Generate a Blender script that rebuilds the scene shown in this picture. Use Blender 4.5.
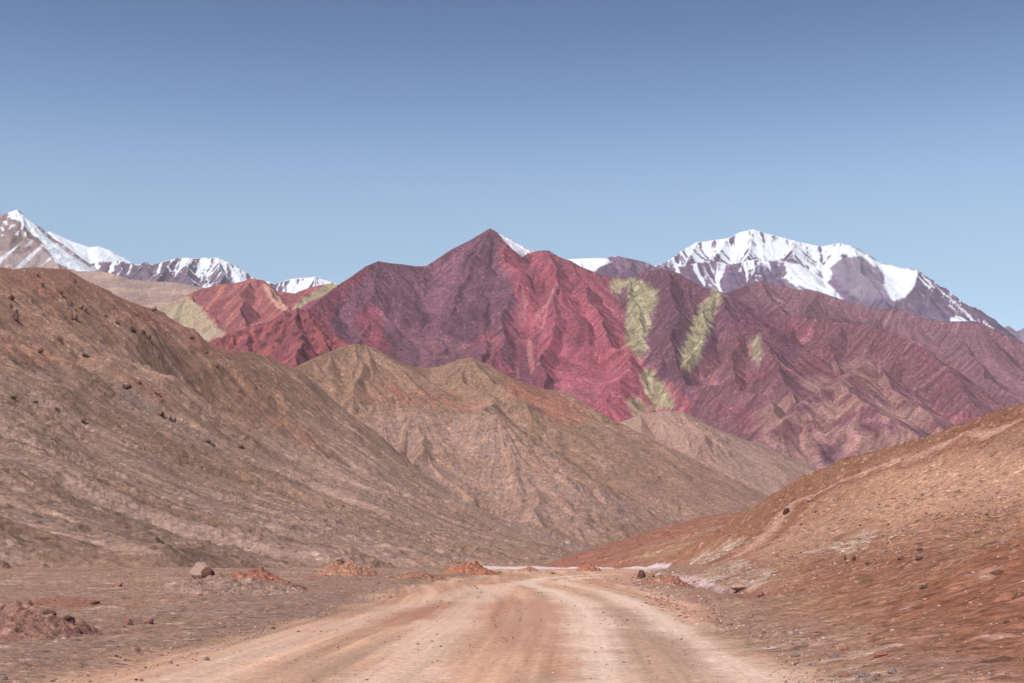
import bpy, math, random
import numpy as np
from mathutils import Vector
R = math.radians
for o in list(bpy.data.objects): bpy.data.objects.remove(o)
scene = bpy.context.scene
C = scene.collection

# ------------------------------------------------------------------ camera
CAM_H = 1.8
F = 1024 * 50.0 / 36.0
PITCH = math.atan((545 - 341.5) / F)
cam_d = bpy.data.cameras.new('camera'); cam_d.lens = 50; cam_d.sensor_width = 36
cam_d.clip_start = 0.1; cam_d.clip_end = 80000
cam = bpy.data.objects.new('camera', cam_d); C.objects.link(cam)
cam.location = (0, 0, CAM_H); cam.rotation_euler = (math.pi / 2 + PITCH, 0, 0)
scene.camera = cam

# ------------------------------------------------------------------ light
SUN_EL = R(50); SUN_AZ = R(-142)          # azimuth from +Y (view direction), clockwise; negative = left
world = bpy.data.worlds.new('World'); scene.world = world; world.use_nodes = True
nt = world.node_tree; nt.nodes.clear()
sky = nt.nodes.new('ShaderNodeTexSky'); sky.sky_type = 'NISHITA'; sky.sun_disc = False
sky.sun_elevation = SUN_EL; sky.sun_rotation = SUN_AZ
sky.altitude = 3000; sky.air_density = 1.0; sky.dust_density = 0.3; sky.ozone_density = 2.0
hs = nt.nodes.new('ShaderNodeHueSaturation'); hs.inputs['Saturation'].default_value = 0.97
# tint by elevation laid over the sky: paler towards the horizon, darker overhead
sx = nt.nodes.new('ShaderNodeSeparateXYZ')
tcs = nt.nodes.new('ShaderNodeTexCoord'); nt.links.new(tcs.outputs['Generated'], sx.inputs[0])
ramp = nt.nodes.new('ShaderNodeValToRGB'); ramp.color_ramp.interpolation = 'B_SPLINE'
RAMP = [(0, (0.857, 0.789, 0.657)), (0.17, (0.886, 0.8, 0.657)), (0.24, (1.0, 0.926, 0.783)), (0.3, (0.64, 0.686, 0.697)), (0.37, (0.354, 0.4, 0.48)), (0.5, (0.343, 0.389, 0.457)), (1, (0.343, 0.389, 0.457))]
el = ramp.color_ramp.elements; el[0].position = RAMP[0][0]; el[0].color = RAMP[0][1] + (1,); el[1].position = RAMP[-1][0]; el[1].color = RAMP[-1][1] + (1,)
for p_, c_ in RAMP[1:-1]: e_ = el.new(p_); e_.color = c_ + (1,)
nt.links.new(sx.outputs['Z'], ramp.inputs[0])
mulc = nt.nodes.new('ShaderNodeVectorMath'); mulc.operation = 'MULTIPLY'
bg = nt.nodes.new('ShaderNodeBackground'); bg.inputs['Strength'].default_value = 0.15
wo = nt.nodes.new('ShaderNodeOutputWorld')
nt.links.new(sky.outputs[0], hs.inputs['Color']); nt.links.new(hs.outputs[0], mulc.inputs[0]); nt.links.new(ramp.outputs[0], mulc.inputs[1]); nt.links.new(mulc.outputs[0], bg.inputs['Color'])
nt.links.new(bg.outputs[0], wo.inputs['Surface'])
sd = bpy.data.lights.new('sun', 'SUN'); sd.energy = 3.2; sd.angle = R(0.53); sd.color = (1.0, 0.955, 0.90)
sun = bpy.data.objects.new('sun', sd); C.objects.link(sun)
sdir = Vector((math.sin(SUN_AZ) * math.cos(SUN_EL), math.cos(SUN_AZ) * math.cos(SUN_EL), math.sin(SUN_EL)))
sun.rotation_euler = (-sdir).to_track_quat('-Z', 'Y').to_euler()
vs = scene.view_settings
vs.view_transform = 'Standard'; vs.look = 'None'; vs.gamma = 1.0; vs.use_curve_mapping = False
vs.exposure = 0.55
EXPO = 1.0

# ------------------------------------------------------------------ surveying helpers
cp, sp = math.cos(PITCH), math.sin(PITCH)
def at(px, py, Y):
    """world point seen in the direction (px, py) at distance Y down the valley"""
    up = (341.5 - py) / F; ri = (px - 512) / F
    t = Y / (cp - sp * up)
    return np.array([ri * t, Y, CAM_H + (sp + cp * up) * t])
def gnd(px, py, z=0.0):
    up = (341.5 - py) / F; ri = (px - 512) / F
    t = (z - CAM_H) / (sp + cp * up)
    return np.array([ri * t, (cp - sp * up) * t])
def survey(X, Y, Z):
    """bearing and height angle of points, in the units of at()"""
    dep = Y * cp + (Z - CAM_H) * sp
    upc = -Y * sp + (Z - CAM_H) * cp
    return 512 + F * X / dep, 341.5 - F * upc / dep

# ------------------------------------------------------------------ noise
def _h(ix, iy, iz, seed):
    n = (ix.astype(np.uint32) * np.uint32(374761393)) ^ (iy.astype(np.uint32) * np.uint32(668265263)) \
        ^ (iz.astype(np.uint32) * np.uint32(2147483647 - 58)) ^ np.uint32((seed * 1274126177) & 0xffffffff)
    n = (n ^ (n >> np.uint32(13))) * np.uint32(1274126177)
    n = (n ^ (n >> np.uint32(15))) * np.uint32(2246822519)
    return n ^ (n >> np.uint32(16))
def noise2(x, y, seed=0):
    x = np.asarray(x, dtype=np.float64); y = np.asarray(y, dtype=np.float64)
    x, y = np.broadcast_arrays(x, y)
    fx = np.floor(x); fy = np.floor(y); ix = fx.astype(np.int64); iy = fy.astype(np.int64)
    u = (x - fx); v = (y - fy)
    su = u * u * u * (u * (u * 6 - 15) + 10); sv = v * v * v * (v * (v * 6 - 15) + 10)
    z0 = np.zeros(1, dtype=np.int64)
    def g(dx, dy):
        a = _h(ix + dx, iy + dy, z0, seed).astype(np.float64) * (2 * math.pi / 4294967296.0)
        return np.cos(a) * (u - dx) + np.sin(a) * (v - dy)
    a = g(0, 0); b = g(1, 0); c = g(0, 1); d = g(1, 1)
    return 1.5 * ((a + (b - a) * su) + ((c + (d - c) * su) - (a + (b - a) * su)) * sv)
def fbm(x, y, oct=4, seed=0, gain=0.5, lac=2.03):
    s = 0; a = 1; t = 0
    for i in range(oct):
        s = s + a * noise2(x, y, seed + i * 17); t += a; a *= gain
        x = x * lac + 3.1; y = y * lac - 1.7
    return s / t
def ridged(x, y, oct=4, seed=0, gain=0.5):
    s = 0; a = 1; t = 0
    for i in range(oct):
        s = s + a * (1 - 2 * np.abs(noise2(x, y, seed + i * 13))); t += a; a *= gain
        x = x * 2.07 + 5.3; y = y * 2.07 + 1.9
    return s / t
def sstep(a, b, x):
    t = np.clip((x - a) / (b - a), 0, 1); return t * t * (3 - 2 * t)

# ------------------------------------------------------------------ land forms
def seg_dist(X, Y, ax, ay, bx, by):
    dx, dy = bx - ax, by - ay; L2 = dx * dx + dy * dy + 1e-9
    t = np.clip(((X - ax) * dx + (Y - ay) * dy) / L2, 0, 1)
    return np.hypot(X - ax - t * dx, Y - ay - t * dy), t
def ridge_field(X, Y, ridges, gully=(), gfade=100., seed=0):
    """height = highest of the slopes falling from every crest and spur, each cut by ravines that run straight
    down from it; also distance along and from that crest, and the depth of the ravine"""
    sh = X.shape; X = X.ravel(); Y = Y.ravel()
    H = np.full(X.shape, -1e9); T = np.zeros(X.shape); D = np.zeros(X.shape); G = np.zeros(X.shape)
    amax = sum(g[0] for g in gully) * 1.05
    WT = [(fbm(X / wl / 2.2, Y / wl / 2.2, 2, seed + 5 + i)) * .28 for i, (amp, wl) in enumerate(gully)]
    for k, rd in enumerate(ridges):
        P = [at(*p) for p in rd['p']]; s = rd.get('s', .6); L = rd.get('L', 2000.)
        run = 1000.0 * k
        for a, b in zip(P[:-1], P[1:]):
            d, t = seg_dist(X, Y, a[0], a[1], b[0], b[1])
            ln = math.hypot(b[0] - a[0], b[1] - a[1])
            z = a[2] + t * (b[2] - a[2]) - s * (.5 * d + .5 * L * (1 - np.exp(-d / L))) - rd.get('o', 0)
            w = np.nonzero(z > H - amax)[0]
            if len(w):
                zz = z[w]; dd = d[w]
                sidev = (b[0] - a[0]) * (Y[w] - a[1]) - (b[1] - a[1]) * (X[w] - a[0])
                # the ravines fan round the end of a spur
                over = ((X[w] - a[0]) * (b[0] - a[0]) + (Y[w] - a[1]) * (b[1] - a[1])) / ln
                past = np.where(t[w] >= 1, over - ln, np.where(t[w] <= 0, -over, 0))
                sig = np.arctan2(sidev / ln, np.maximum(past, 0) + 1e-6) / (math.pi / 2)
                tt = run + t[w] * ln + 166.6 * (1 + sig)
                g = np.zeros(len(w)); f = 1 - np.exp(-dd / gfade)
                for i, (amp, wl) in enumerate(gully):
                    q = np.abs(noise2(tt / wl + WT[i][w], dd / (wl * 11.0) + i * 3.3, seed + 20 + i)) * 2.0
                    q = 1 - np.minimum(q, 1.2) if i % 2 == 0 else np.minimum(q, 1.2)
                    g -= amp * (1.2 - q) * .85 * f
                zz = zz + g; u = zz > H[w]; wu = w[u]
                H[wu] = zz[u]; T[wu] = tt[u]; D[wu] = dd[u]; G[wu] = g[u]
            run += ln
    return H.reshape(sh), T.reshape(sh), D.reshape(sh), G.reshape(sh)

def poly_sd(U, V, pts):
    """signed distance to a polygon, positive inside"""
    ins = np.zeros(U.shape, bool); dm = np.full(U.shape, 1e9)
    n = len(pts)
    for i in range(n):
        ax, ay = pts[i]; bx, by = pts[(i + 1) % n]
        d, _ = seg_dist(U, V, ax, ay, bx, by); dm = np.minimum(dm, d)
        if ay != by:
            c = ((ay > V) != (by > V)) & (U < (bx - ax) * (V - ay) / (by - ay) + ax)
            ins ^= c
    return np.where(ins, dm, -dm)
def line_d(U, V, pts):
    dm = np.full(U.shape, 1e9)
    for a, b in zip(pts[:-1], pts[1:]):
        d, _ = seg_dist(U, V, a[0], a[1], b[0], b[1]); dm = np.minimum(dm, d)
    return dm

def lin(c):
    c = np.array(c, dtype=float) / 255.0
    return np.where(c <= 0.04045, c / 12.92, ((c + 0.055) / 1.055) ** 2.4)
def mix(col, c2, m):
    m = m[..., None]; return col * (1 - m) + np.asarray(c2) * m

# ------------------------------------------------------------------ materials
def terrain_mat(name, rough=0.95, fine=1.0, amt=0.25, bump=0.3, bump_d=1.0, spots=0.0, streak=0.0, detail=5):
    """ground colours from the surveyed geology (attribute), broken up by procedural grain, flow streaks and bump.
    fine = size in metres of the smallest grain"""
    m = bpy.data.materials.new(name); m.use_nodes = True
    n = m.node_tree.nodes; l = m.node_tree.links
    bs = n['Principled BSDF']; bs.inputs['Roughness'].default_value = rough
    bs.inputs['Specular IOR Level'].default_value = 0.15
    at_ = n.new('ShaderNodeAttribute'); at_.attribute_name = 'geology_and_shade_tint'
    tc = n.new('ShaderNodeTexCoord')
    nz = n.new('ShaderNodeTexNoise'); nz.inputs['Scale'].default_value = 1.0 / fine
    nz.inputs['Detail'].default_value = detail; nz.inputs['Roughness'].default_value = 0.75
    l.new(tc.outputs['Object'], nz.inputs['Vector'])
    mr = n.new('ShaderNodeMapRange'); mr.inputs['From Min'].default_value = 0.34; mr.inputs['From Max'].default_value = 0.66
    mr.inputs['To Min'].default_value = 1 - amt; mr.inputs['To Max'].default_value = 1 + amt
    l.new(nz.outputs['Fac'], mr.inputs['Value'])
    vm = n.new('ShaderNodeVectorMath'); vm.operation = 'SCALE'
    l.new(at_.outputs['Color'], vm.inputs[0]); l.new(mr.outputs[0], vm.inputs['Scale'])
    out = vm.outputs[0]
    if streak:
        fa = n.new('ShaderNodeAttribute'); fa.attribute_name = 'flow'
        ns = n.new('ShaderNodeTexNoise'); ns.inputs['Scale'].default_value = 1.0
        ns.inputs['Detail'].default_value = 5; ns.inputs['Roughness'].default_value = 0.6
        l.new(fa.outputs['Vector'], ns.inputs['Vector'])
        m2 = n.new('ShaderNodeMapRange'); m2.inputs['From Min'].default_value = 0.32; m2.inputs['From Max'].default_value = 0.68
        m2.inputs['To Min'].default_value = 1 - streak; m2.inputs['To Max'].default_value = 1 + streak
        l.new(ns.outputs['Fac'], m2.inputs['Value'])
        v2 = n.new('ShaderNodeVectorMath'); v2.operation = 'SCALE'
        l.new(out, v2.inputs[0]); l.new(m2.outputs[0], v2.inputs['Scale']); out = v2.outputs[0]
    if spots:
        vo = n.new('ShaderNodeTexVoronoi'); vo.inputs['Scale'].default_value = 1.0 / (fine * 1.5)
        l.new(tc.outputs['Object'], vo.inputs['Vector'])
        sp_ = n.new('ShaderNodeSeparateColor'); l.new(vo.outputs['Color'], sp_.inputs[0])
        cr = n.new('ShaderNodeValToRGB')
        e = cr.color_ramp.elements
        e[0].position = 0; e[0].color = (1 - spots,) * 3 + (1,)
        e[1].position = 0.12; e[1].color = (1, 1, 1, 1)
        a = e.new(0.88); a.color = (1, 1, 1, 1)
        b = e.new(1.0); b.color = (1 + spots * 1.1, 1 + spots * 1.25, 1 + spots * 1.4, 1)
        l.new(sp_.outputs[0], cr.inputs[0])
        v3 = n.new('ShaderNodeVectorMath'); v3.operation = 'MULTIPLY'
        l.new(out, v3.inputs[0]); l.new(cr.outputs[0], v3.inputs[1]); out = v3.outputs[0]
    l.new(out, bs.inputs['Base Color'])
    if bump:
        bn = n.new('ShaderNodeTexNoise'); bn.inputs['Scale'].default_value = 0.6 / fine
        bn.inputs['Detail'].default_value = 6; bn.inputs['Roughness'].default_value = 0.65
        l.new(tc.outputs['Object'], bn.inputs['Vector'])
        bp = n.new('ShaderNodeBump'); bp.inputs['Strength'].default_value = bump; bp.inputs['Distance'].default_value = bump_d
        l.new(bn.outputs['Fac'], bp.inputs['Height']); l.new(bp.outputs[0], bs.inputs['Normal'])
    return m

# ------------------------------------------------------------------ mesh helpers
def grid_faces(nr, nc):
    i = np.arange(nr * nc).reshape(nr, nc)
    return np.stack([i[:-1, :-1], i[:-1, 1:], i[1:, 1:], i[1:, :-1]], -1).reshape(-1, 4)
def link_mesh(name, V, faces, mat, col=None, flow=None, parent=None, smooth=True, **props):
    used = np.unique(faces)
    if len(used) < len(V):
        rm = np.full(len(V), -1); rm[used] = np.arange(len(used)); faces = rm[faces]; V = V[used]
        if col is not None: col = col[used]
        if flow is not None: flow = flow[used]
    me = bpy.data.meshes.new(name); nf = len(faces); k = faces.shape[1]
    me.vertices.add(len(V)); me.vertices.foreach_set('co', np.ascontiguousarray(V, dtype=np.float32).ravel())
    me.loops.add(nf * k); me.loops.foreach_set('vertex_index', faces.astype(np.int32).ravel())
    me.polygons.add(nf); me.polygons.foreach_set('loop_start', np.arange(0, nf * k, k, dtype=np.int32))
    me.polygons.foreach_set('loop_total', np.full(nf, k, dtype=np.int32))
    me.polygons.foreach_set('use_smooth', np.full(nf, smooth))
    me.update(calc_edges=True)
    if col is not None:
        a = me.color_attributes.new('geology_and_shade_tint', 'FLOAT_COLOR', 'POINT')
        c4 = np.ones((len(V), 4), dtype=np.float32); c4[:, :3] = np.clip(col, 0.005, 0.92)
        a.data.foreach_set('color', c4.ravel())
    if flow is not None:
        a = me.attributes.new('flow', 'FLOAT_VECTOR', 'POINT')
        f3 = np.zeros((len(V), 3), dtype=np.float32); f3[:, :2] = flow; a.data.foreach_set('vector', f3.ravel())
    me.materials.append(mat)
    o = bpy.data.objects.new(name, me); C.objects.link(o)
    if parent: o.parent = parent
    for kk, v in props.items(): o[kk] = v
    return o

def mountain(name, px0, px1, rows, ridges, crag=(8, 60), gully=((40, 300), (16, 110)), gfade=120.,
             colour=None, mat=None, step=1.0, seed=1, warp=0.5, base=-60., surface=None):
    """a range: crests and spurs in real positions, slopes cut by ravines that run down from them"""
    pxs = np.arange(px0, px1 + step, step); rows = np.asarray(rows, float)
    Yg, Pg = np.meshgrid(rows, pxs, indexing='ij')
    X = (Pg - 512) / F * Yg * 1.0
    w0 = gully[0][1] if gully else 100
    Xw = X + warp * w0 * 0.5 * fbm(X / w0, Yg / w0, 3, seed + 90)
    Yw = Yg + warp * w0 * 0.5 * fbm(X / w0 + 9, Yg / w0 + 4, 3, seed + 91)
    # let the ravines and spurs wander: bend the plan, but not at the crest
    if surface:
        H, T, D = surface(X, Yg)
        G = np.zeros_like(H); f = 1 - np.exp(-np.maximum(D, 0) / gfade)
        for i, (amp, wl) in enumerate(gully):
            q = np.abs(noise2(T / wl + .45 * fbm(X / wl / 1.4, Yg / wl / 1.4, 2, seed + 5 + i), D / (wl * 7.0) + i * 3.3, seed + 20 + i)) * 2.2
            G += amp * (np.minimum(q, 1.0) - 0.45) * f
        H = H + G
    else:
        crests = [r for i, r in enumerate(ridges) if i == 0 or r.get('c')]
        _a, _b, D0, _g = ridge_field(X, Yg, crests)
        k = sstep(0, w0 * 1.0, D0)
        H, T, D, G = ridge_field(X + (Xw - X) * k, Yg + (Yw - Yg) * k, ridges, gully, gfade, seed)
    ca, cw = crag
    cr = ridged(X / cw, (Yg + 0.7 * H) / cw, 5, seed + 40, 0.55)
    H = H + ca * (cr - 0.1) * (0.22 + 0.78 * sstep(0, gfade, D)) * (.35 + 1.1 * sstep(-.25, .35, fbm(X / cw / 4, Yg / cw / 4, 3, seed + 60)))
    H = np.maximum(H, base + 0 * H)
    dzdy = np.gradient(H, axis=0) / np.gradient(Yg, axis=0); dzdx = np.gradient(H, axis=1) / np.gradient(X, axis=1)
    slope = np.hypot(dzdx, dzdy)
    U, Vv = survey(X, Yg, H)
    col = colour(dict(X=X, Y=Yg, H=H, T=T, D=D, G=G / max(gully[0][0], 1e-6), cr=cr, U=U, V=Vv, slope=slope, dzdx=dzdx, dzdy=dzdy))
    V = np.stack([X, Yg, H], -1).reshape(-1, 3)
    keepf = grid_faces(*H.shape)
    hf = H.ravel()[keepf].max(1); keepf = keepf[hf > base + 0.01]
    fl = np.stack([T / (cw * 0.25), D / (cw * 2.2)], -1).reshape(-1, 2)
    return link_mesh(name, V, keepf, mat, col.reshape(-1, 3), fl, kind='structure')

def rows(*spans):
    """(start, stop, step) spans of distance"""
    return np.concatenate([np.arange(a, b, s) for a, b, s in spans])

K = np.array([1.03, 1.10, 1.03])        # white surface facing the sky half-way: linear picture value per unit of ground colour
def A(r, g, b, k=None): return lin((r, g, b)) / (k or K)

# exec order: large land forms from far to near
def jag(g, amp=1.0): return g * amp

SNOW = (0.74, 0.75, 0.79)
def snow_colour(level, rock, spread=30., fields=(), bare=(), gl=0.5):
    """snow above a ragged line, lying in the gullies; level in survey units per bearing"""
    def f(g):
        U, V = g['U'], g['V']; T, D = g['T'], g['D']; wl = 130.
        jx = .5 * fbm(g['X'] / 120, g['Y'] / 120, 3, 7)
        st = noise2(T / 70. + jx, D / 1500., 8); st2 = noise2(T / 30. + jx, D / 1100., 18)
        lv = np.interp(U, [p[0] for p in level], [p[1] for p in level])
        a = np.clip((lv - V) / spread, -1.6, .95)
        cl = np.clip(g['slope'], 0, 2)
        s = a + gl * (1.5 * st + 1.3 * st2) - 0.75 * (g['G'] + .6) + 0.3 * fbm(g['X'] / 50, g['Y'] / 50, 4, 3) - .5 * (cl - .8)
        m = sstep(-0.12, 0.16, s)
        for poly, v in fields:
            sdp = poly_sd(U, V, poly) + 1.2 * fbm(U / 5, V / 5, 3, 31)
            m = m * (1 - sstep(-0.8, 0.8, sdp)) + v * sstep(-0.8, 0.8, sdp)
        n = fbm(g['X'] / 80, (g['Y'] + g['H']) / 80, 5, 55)
        rk = lin(rock) / K; col = rk * (1 + 0.6 * n[..., None] + .4 * st2[..., None])
        col = mix(col, A(148, 128, 132), 0.6 * sstep(0.1, 0.5, fbm(T / 60., D / 700., 3, 77)))
        return mix(col, SNOW, m)
    return f

m_snow = terrain_mat('snowy_rock', fine=16., amt=0.10, bump=0.8, bump_d=12., detail=3)
# --- far right sliver
mountain('mountain_far_right', 985, 1120, rows((13000, 14300, 22), (14300, 15500, 120)),
         [dict(p=[(985, 340, 14000), (1000, 328, 14000), (1008, 325, 14000), (1016, 331, 14000), (1024, 327, 14000), (1060, 310, 14000), (1110, 330, 14000)], s=.7)],
         crag=(25, 160), gully=((60, 420), (30, 160)), gfade=150, mat=m_snow, seed=301, base=200,
         colour=snow_colour([(990, 322), (1120, 322)], (128, 116, 128), 12))
# --- snow massif on the right
mountain('snow_mountain_right', 560, 1060, rows((9000, 11300, 11), (11300, 13500, 110)),
  [dict(p=[(600, 300, 10500), (640, 275, 10700), (667, 261, 10800), (680, 252, 10900), (697, 242, 11000), (712, 240, 11000), (727, 238, 11000), (740, 232, 11000), (753, 229, 11000),
           (770, 234, 11000), (790, 239, 11000), (810, 244, 11000), (823, 246, 11000), (840, 243, 11000), (853, 246, 11000), (868, 254, 11000), (881, 263, 11000),
           (900, 267, 10900), (919, 270, 10800)], s=.9),
   dict(c=1, p=[(919, 270, 10800), (925, 275, 10800), (936, 283, 10700), (945, 287, 10700), (952, 294, 10650), (965, 306, 10600), (977, 319, 10500), (985, 335, 10300)], s=1.15),
   dict(c=1, p=[(630, 280, 9900), (645, 268, 10050), (659, 264, 10150), (672, 267, 10180), (686, 265, 10200), (700, 262, 10250), (713, 260, 10300), (728, 264, 10280), (742, 262, 10300), (760, 258, 10300), (775, 261, 10300), (786, 262, 10300), (800, 274, 10200), (830, 292, 10000)], s=.75),
   dict(p=[(753, 230, 11000), (745, 262, 10600), (728, 285, 10200)], s=.8),
   dict(p=[(697, 242, 11000), (686, 264, 10650), (672, 280, 10400)], s=.8),
   dict(p=[(727, 238, 11000), (712, 262, 10600), (702, 290, 10300)], s=.85),
   dict(p=[(795, 240, 11000), (788, 262, 10500), (812, 280, 10200), (842, 300, 9950)], s=.8),
   dict(p=[(853, 247, 11000), (862, 275, 10500), (880, 300, 10100), (890, 312, 10000)], s=.8),
   dict(p=[(919, 271, 10800), (905, 295, 10400), (890, 312, 10200)], s=.8),
   dict(p=[(936, 283, 10700), (925, 305, 10400), (920, 325, 10200)], s=.8)],
  crag=(26, 150), gully=((75, 420), (40, 150), (20, 60), (8, 28)), gfade=110, mat=m_snow, seed=211, base=500, warp=.5,
  colour=snow_colour([(600, 276), (660, 274), (700, 274), (760, 272), (820, 272), (850, 264), (880, 262), (905, 276), (925, 283), (950, 300), (980, 322)], (116, 98, 116), 26, gl=.62,
        fields=[([(785, 262), (800, 264), (825, 280), (843, 299), (836, 300), (815, 291), (795, 284), (788, 272)], 1),
                ([(874, 262), (918, 271), (915, 285), (905, 298), (893, 301), (886, 290), (884, 275)], 1),
                ([(853, 247), (882, 264), (872, 268), (850, 254), (835, 254), (822, 250), (826, 245)], 1),
                ([(842, 258), (862, 256), (878, 270), (888, 298), (860, 300), (838, 285), (830, 268)], .12)]))
# --- snow ridge showing behind the saddle of the red mountain
mountain('snow_ridge_centre', 540, 720, rows((8600, 9700, 9), (9700, 10800, 90)),
  [dict(p=[(540, 262, 9500), (570, 259, 9500), (598, 258, 9500), (606, 258, 9500), (614, 256, 9500), (632, 259, 9500), (645, 262, 9500), (655, 266, 9400), (690, 276, 9200), (720, 300, 9000)], s=.7),
   dict(p=[(612, 257, 9500), (596, 270, 9200), (590, 280, 9000)], s=.8),
   dict(p=[(632, 259, 9500), (625, 272, 9200), (620, 285, 9000)], s=.8)],
  crag=(16, 100), gully=((45, 300), (26, 120), (14, 50)), gfade=90, mat=m_snow, seed=88, base=500,
  colour=snow_colour([(560, 290), (596, 262), (610, 254), (720, 258)], (120, 96, 112), 14,
        fields=[([(565, 255), (605, 258), (612, 262), (600, 267), (590, 275), (570, 275)], 1)]))
# --- snow mountains on the left
mountain('snow_mountain_back_left', 20, 170, rows((11900, 13200, 12), (13200, 14500, 110)),
  [dict(p=[(20, 250, 13000), (42, 233, 13000), (50, 231, 13000), (62, 237, 13000), (75, 242, 13000), (90, 247, 13000), (97, 246, 13000), (110, 250, 13000), (122, 257, 13000), (137, 266, 12900), (170, 280, 12800)], s=.65)],
  crag=(20, 150), gully=((50, 400), (20, 150)), gfade=200, mat=m_snow, seed=61, base=500,
  colour=snow_colour([(20, 300), (170, 290)], (150, 140, 150), 20, fields=[([(0, 200), (200, 200), (200, 330), (0, 330)], 1)]))
mountain('snow_mountain_middle_left', 75, 370, rows((9900, 11200, 10), (11200, 12500, 110)),
  [dict(p=[(75, 266, 11000), (100, 262, 11000), (120, 261, 11000), (138, 265, 11000), (146, 262, 11000), (153, 265, 11000), (175, 258, 11000), (192, 258, 11000), (218, 258, 11000), (228, 262, 11000), (240, 268, 11000), (252, 277, 11000), (275, 284, 11000),
           (288, 280, 11000), (300, 278, 11000), (315, 277, 11000), (332, 282, 11000), (360, 292, 11000)], s=.7),
   dict(p=[(120, 261, 11000), (125, 275, 10700), (130, 290, 10400)], s=.85),
   dict(p=[(175, 258, 11000), (160, 275, 10700), (150, 290, 10400)], s=.85),
   dict(p=[(192, 258, 11000), (190, 275, 10600), (200, 288, 10400)], s=.85),
   dict(p=[(218, 259, 11000), (222, 275, 10600), (215, 290, 10300)], s=.85)],
  crag=(24, 130), gully=((60, 330), (40, 130), (18, 55), (8, 26)), gfade=90, mat=m_snow, seed=73, base=500,
  colour=snow_colour([(80, 270), (120, 270), (150, 266), (200, 276), (230, 280), (260, 296), (280, 290), (300, 300), (360, 300)], (112, 94, 108), 20, gl=.75))
def col_leftpeak(g):
    U, V = g['U'], g['V']
    n = fbm(g['X'] / 90, (g['Y'] + g['H']) / 90, 5, 9); st = fbm(g['T'] / 50., g['D'] / 600., 4, 12)
    col = A(150, 132, 124) * (1 + .5 * n[..., None])
    col = mix(col, A(126, 104, 102), sstep(0.0, .3, st))
    sc = sstep(-2, 2, V - 246 - (U < 40) * 6 + 6 * n)
    col = mix(col, A(170, 152, 146) , .85 * sc)
    s = poly_sd(U, V, [(10, 208), (17, 209), (32, 222), (62, 249), (98, 273), (80, 273), (55, 262), (44, 245), (30, 232), (20, 222), (8, 217)]) + 2 * n + 1.5 * st
    m = sstep(-.6, .6, s)
    st2 = noise2((U * .8 + V * .9) / 6.0, V / 40., 4)
    m2 = sstep(.12, .3, st2 + .3 * n) * sstep(236, 250, V) * .75
    m2 = np.maximum(m2, sstep(.25, .4, noise2(U / 4, V / 4, 44) + .3 * n) * (V < 236) * .9)
    return mix(col, SNOW, np.clip(np.maximum(m, m2), 0, 1))
mountain('snow_mountain_left', -260, 130, rows((7800, 9100, 8), (9100, 10300, 90)),
  [dict(p=[(-260, 290, 9000), (-120, 262, 9000), (-50, 240, 9000), (0, 216, 9000), (8, 213, 9000), (17, 210, 9000), (22, 213, 9000), (31, 223, 9000), (47, 238, 9000), (62, 250, 8950), (97, 274, 8800), (130, 295, 8700)], s=.75),
   dict(p=[(17, 210, 9000), (30, 235, 8750), (45, 250, 8600), (60, 268, 8450)], s=.8),
   dict(p=[(0, 216, 9000), (-5, 245, 8600), (0, 275, 8300)], s=.8)],
  crag=(18, 100), gully=((34, 260), (20, 100), (9, 40)), gfade=90, mat=m_snow, seed=41, base=500, colour=col_leftpeak)

# --- tan hill below the snow on the left
def col_tan(g):
    n = fbm(g['X'] / 160, (g['Y'] + g['H']) / 160, 5, 19)
    col = A(160, 136, 122) * (1 + .3 * n[..., None])
    return mix(col, A(182, 156, 132), sstep(0, .4, fbm(g['X'] / 300, g['H'] / 60, 3, 2)))
m_far = terrain_mat('bare_mountain_rock', fine=9., amt=0.34, bump=0.7, bump_d=5., streak=0.08, spots=.25, detail=2.5)
mountain('tan_hill_left', 40, 290, rows((6400, 8100, 12), (8100, 9300, 120)),
  [dict(p=[(40, 268, 8000), (80, 271, 8000), (100, 271, 8000), (112, 273, 8000), (128, 279, 8000), (150, 281, 8000), (175, 282, 8000), (195, 286, 8000), (230, 292, 8000), (290, 300, 8000)], s=.5)],
  crag=(9, 120), gully=((30, 500), (10, 160)), gfade=200, mat=m_far, seed=52, base=300, colour=col_tan)

# --- red and yellow mountain on the left
def col_ry(g):
    U, V = g['U'], g['V']; n = fbm(g['X'] / 90, (g['Y'] + g['H']) / 90, 5, 29); st = fbm(g['T'] / 45., g['D'] / 500., 4, 12)
    col = A(140, 86, 86) * (1 + .3 * n[..., None] + .2 * st[..., None]); col = mix(col, A(182, 118, 100), .7 * sstep(.0, .3, st))
    w = 3 * n + 2 * st
    ye = sstep(-2, 2, poly_sd(U, V, [(150, 306), (186, 295), (196, 303), (212, 322), (225, 333), (205, 345), (150, 330)]) + w)
    col = mix(col, A(164, 150, 120), ye * (1 - .5 * sstep(.1, .4, n)))
    ye2 = sstep(-1.5, 1.5, poly_sd(U, V, [(335, 280), (322, 288), (305, 298), (290, 312), (305, 318), (345, 290)]) + w)
    col = mix(col, A(170, 160, 122), ye2)
    ye3 = sstep(-1, 1, poly_sd(U, V, [(262, 284), (270, 284), (285, 305), (292, 312), (276, 308), (268, 296)]) + w)
    return mix(col, A(190, 150, 124), .8 * ye3)
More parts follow.
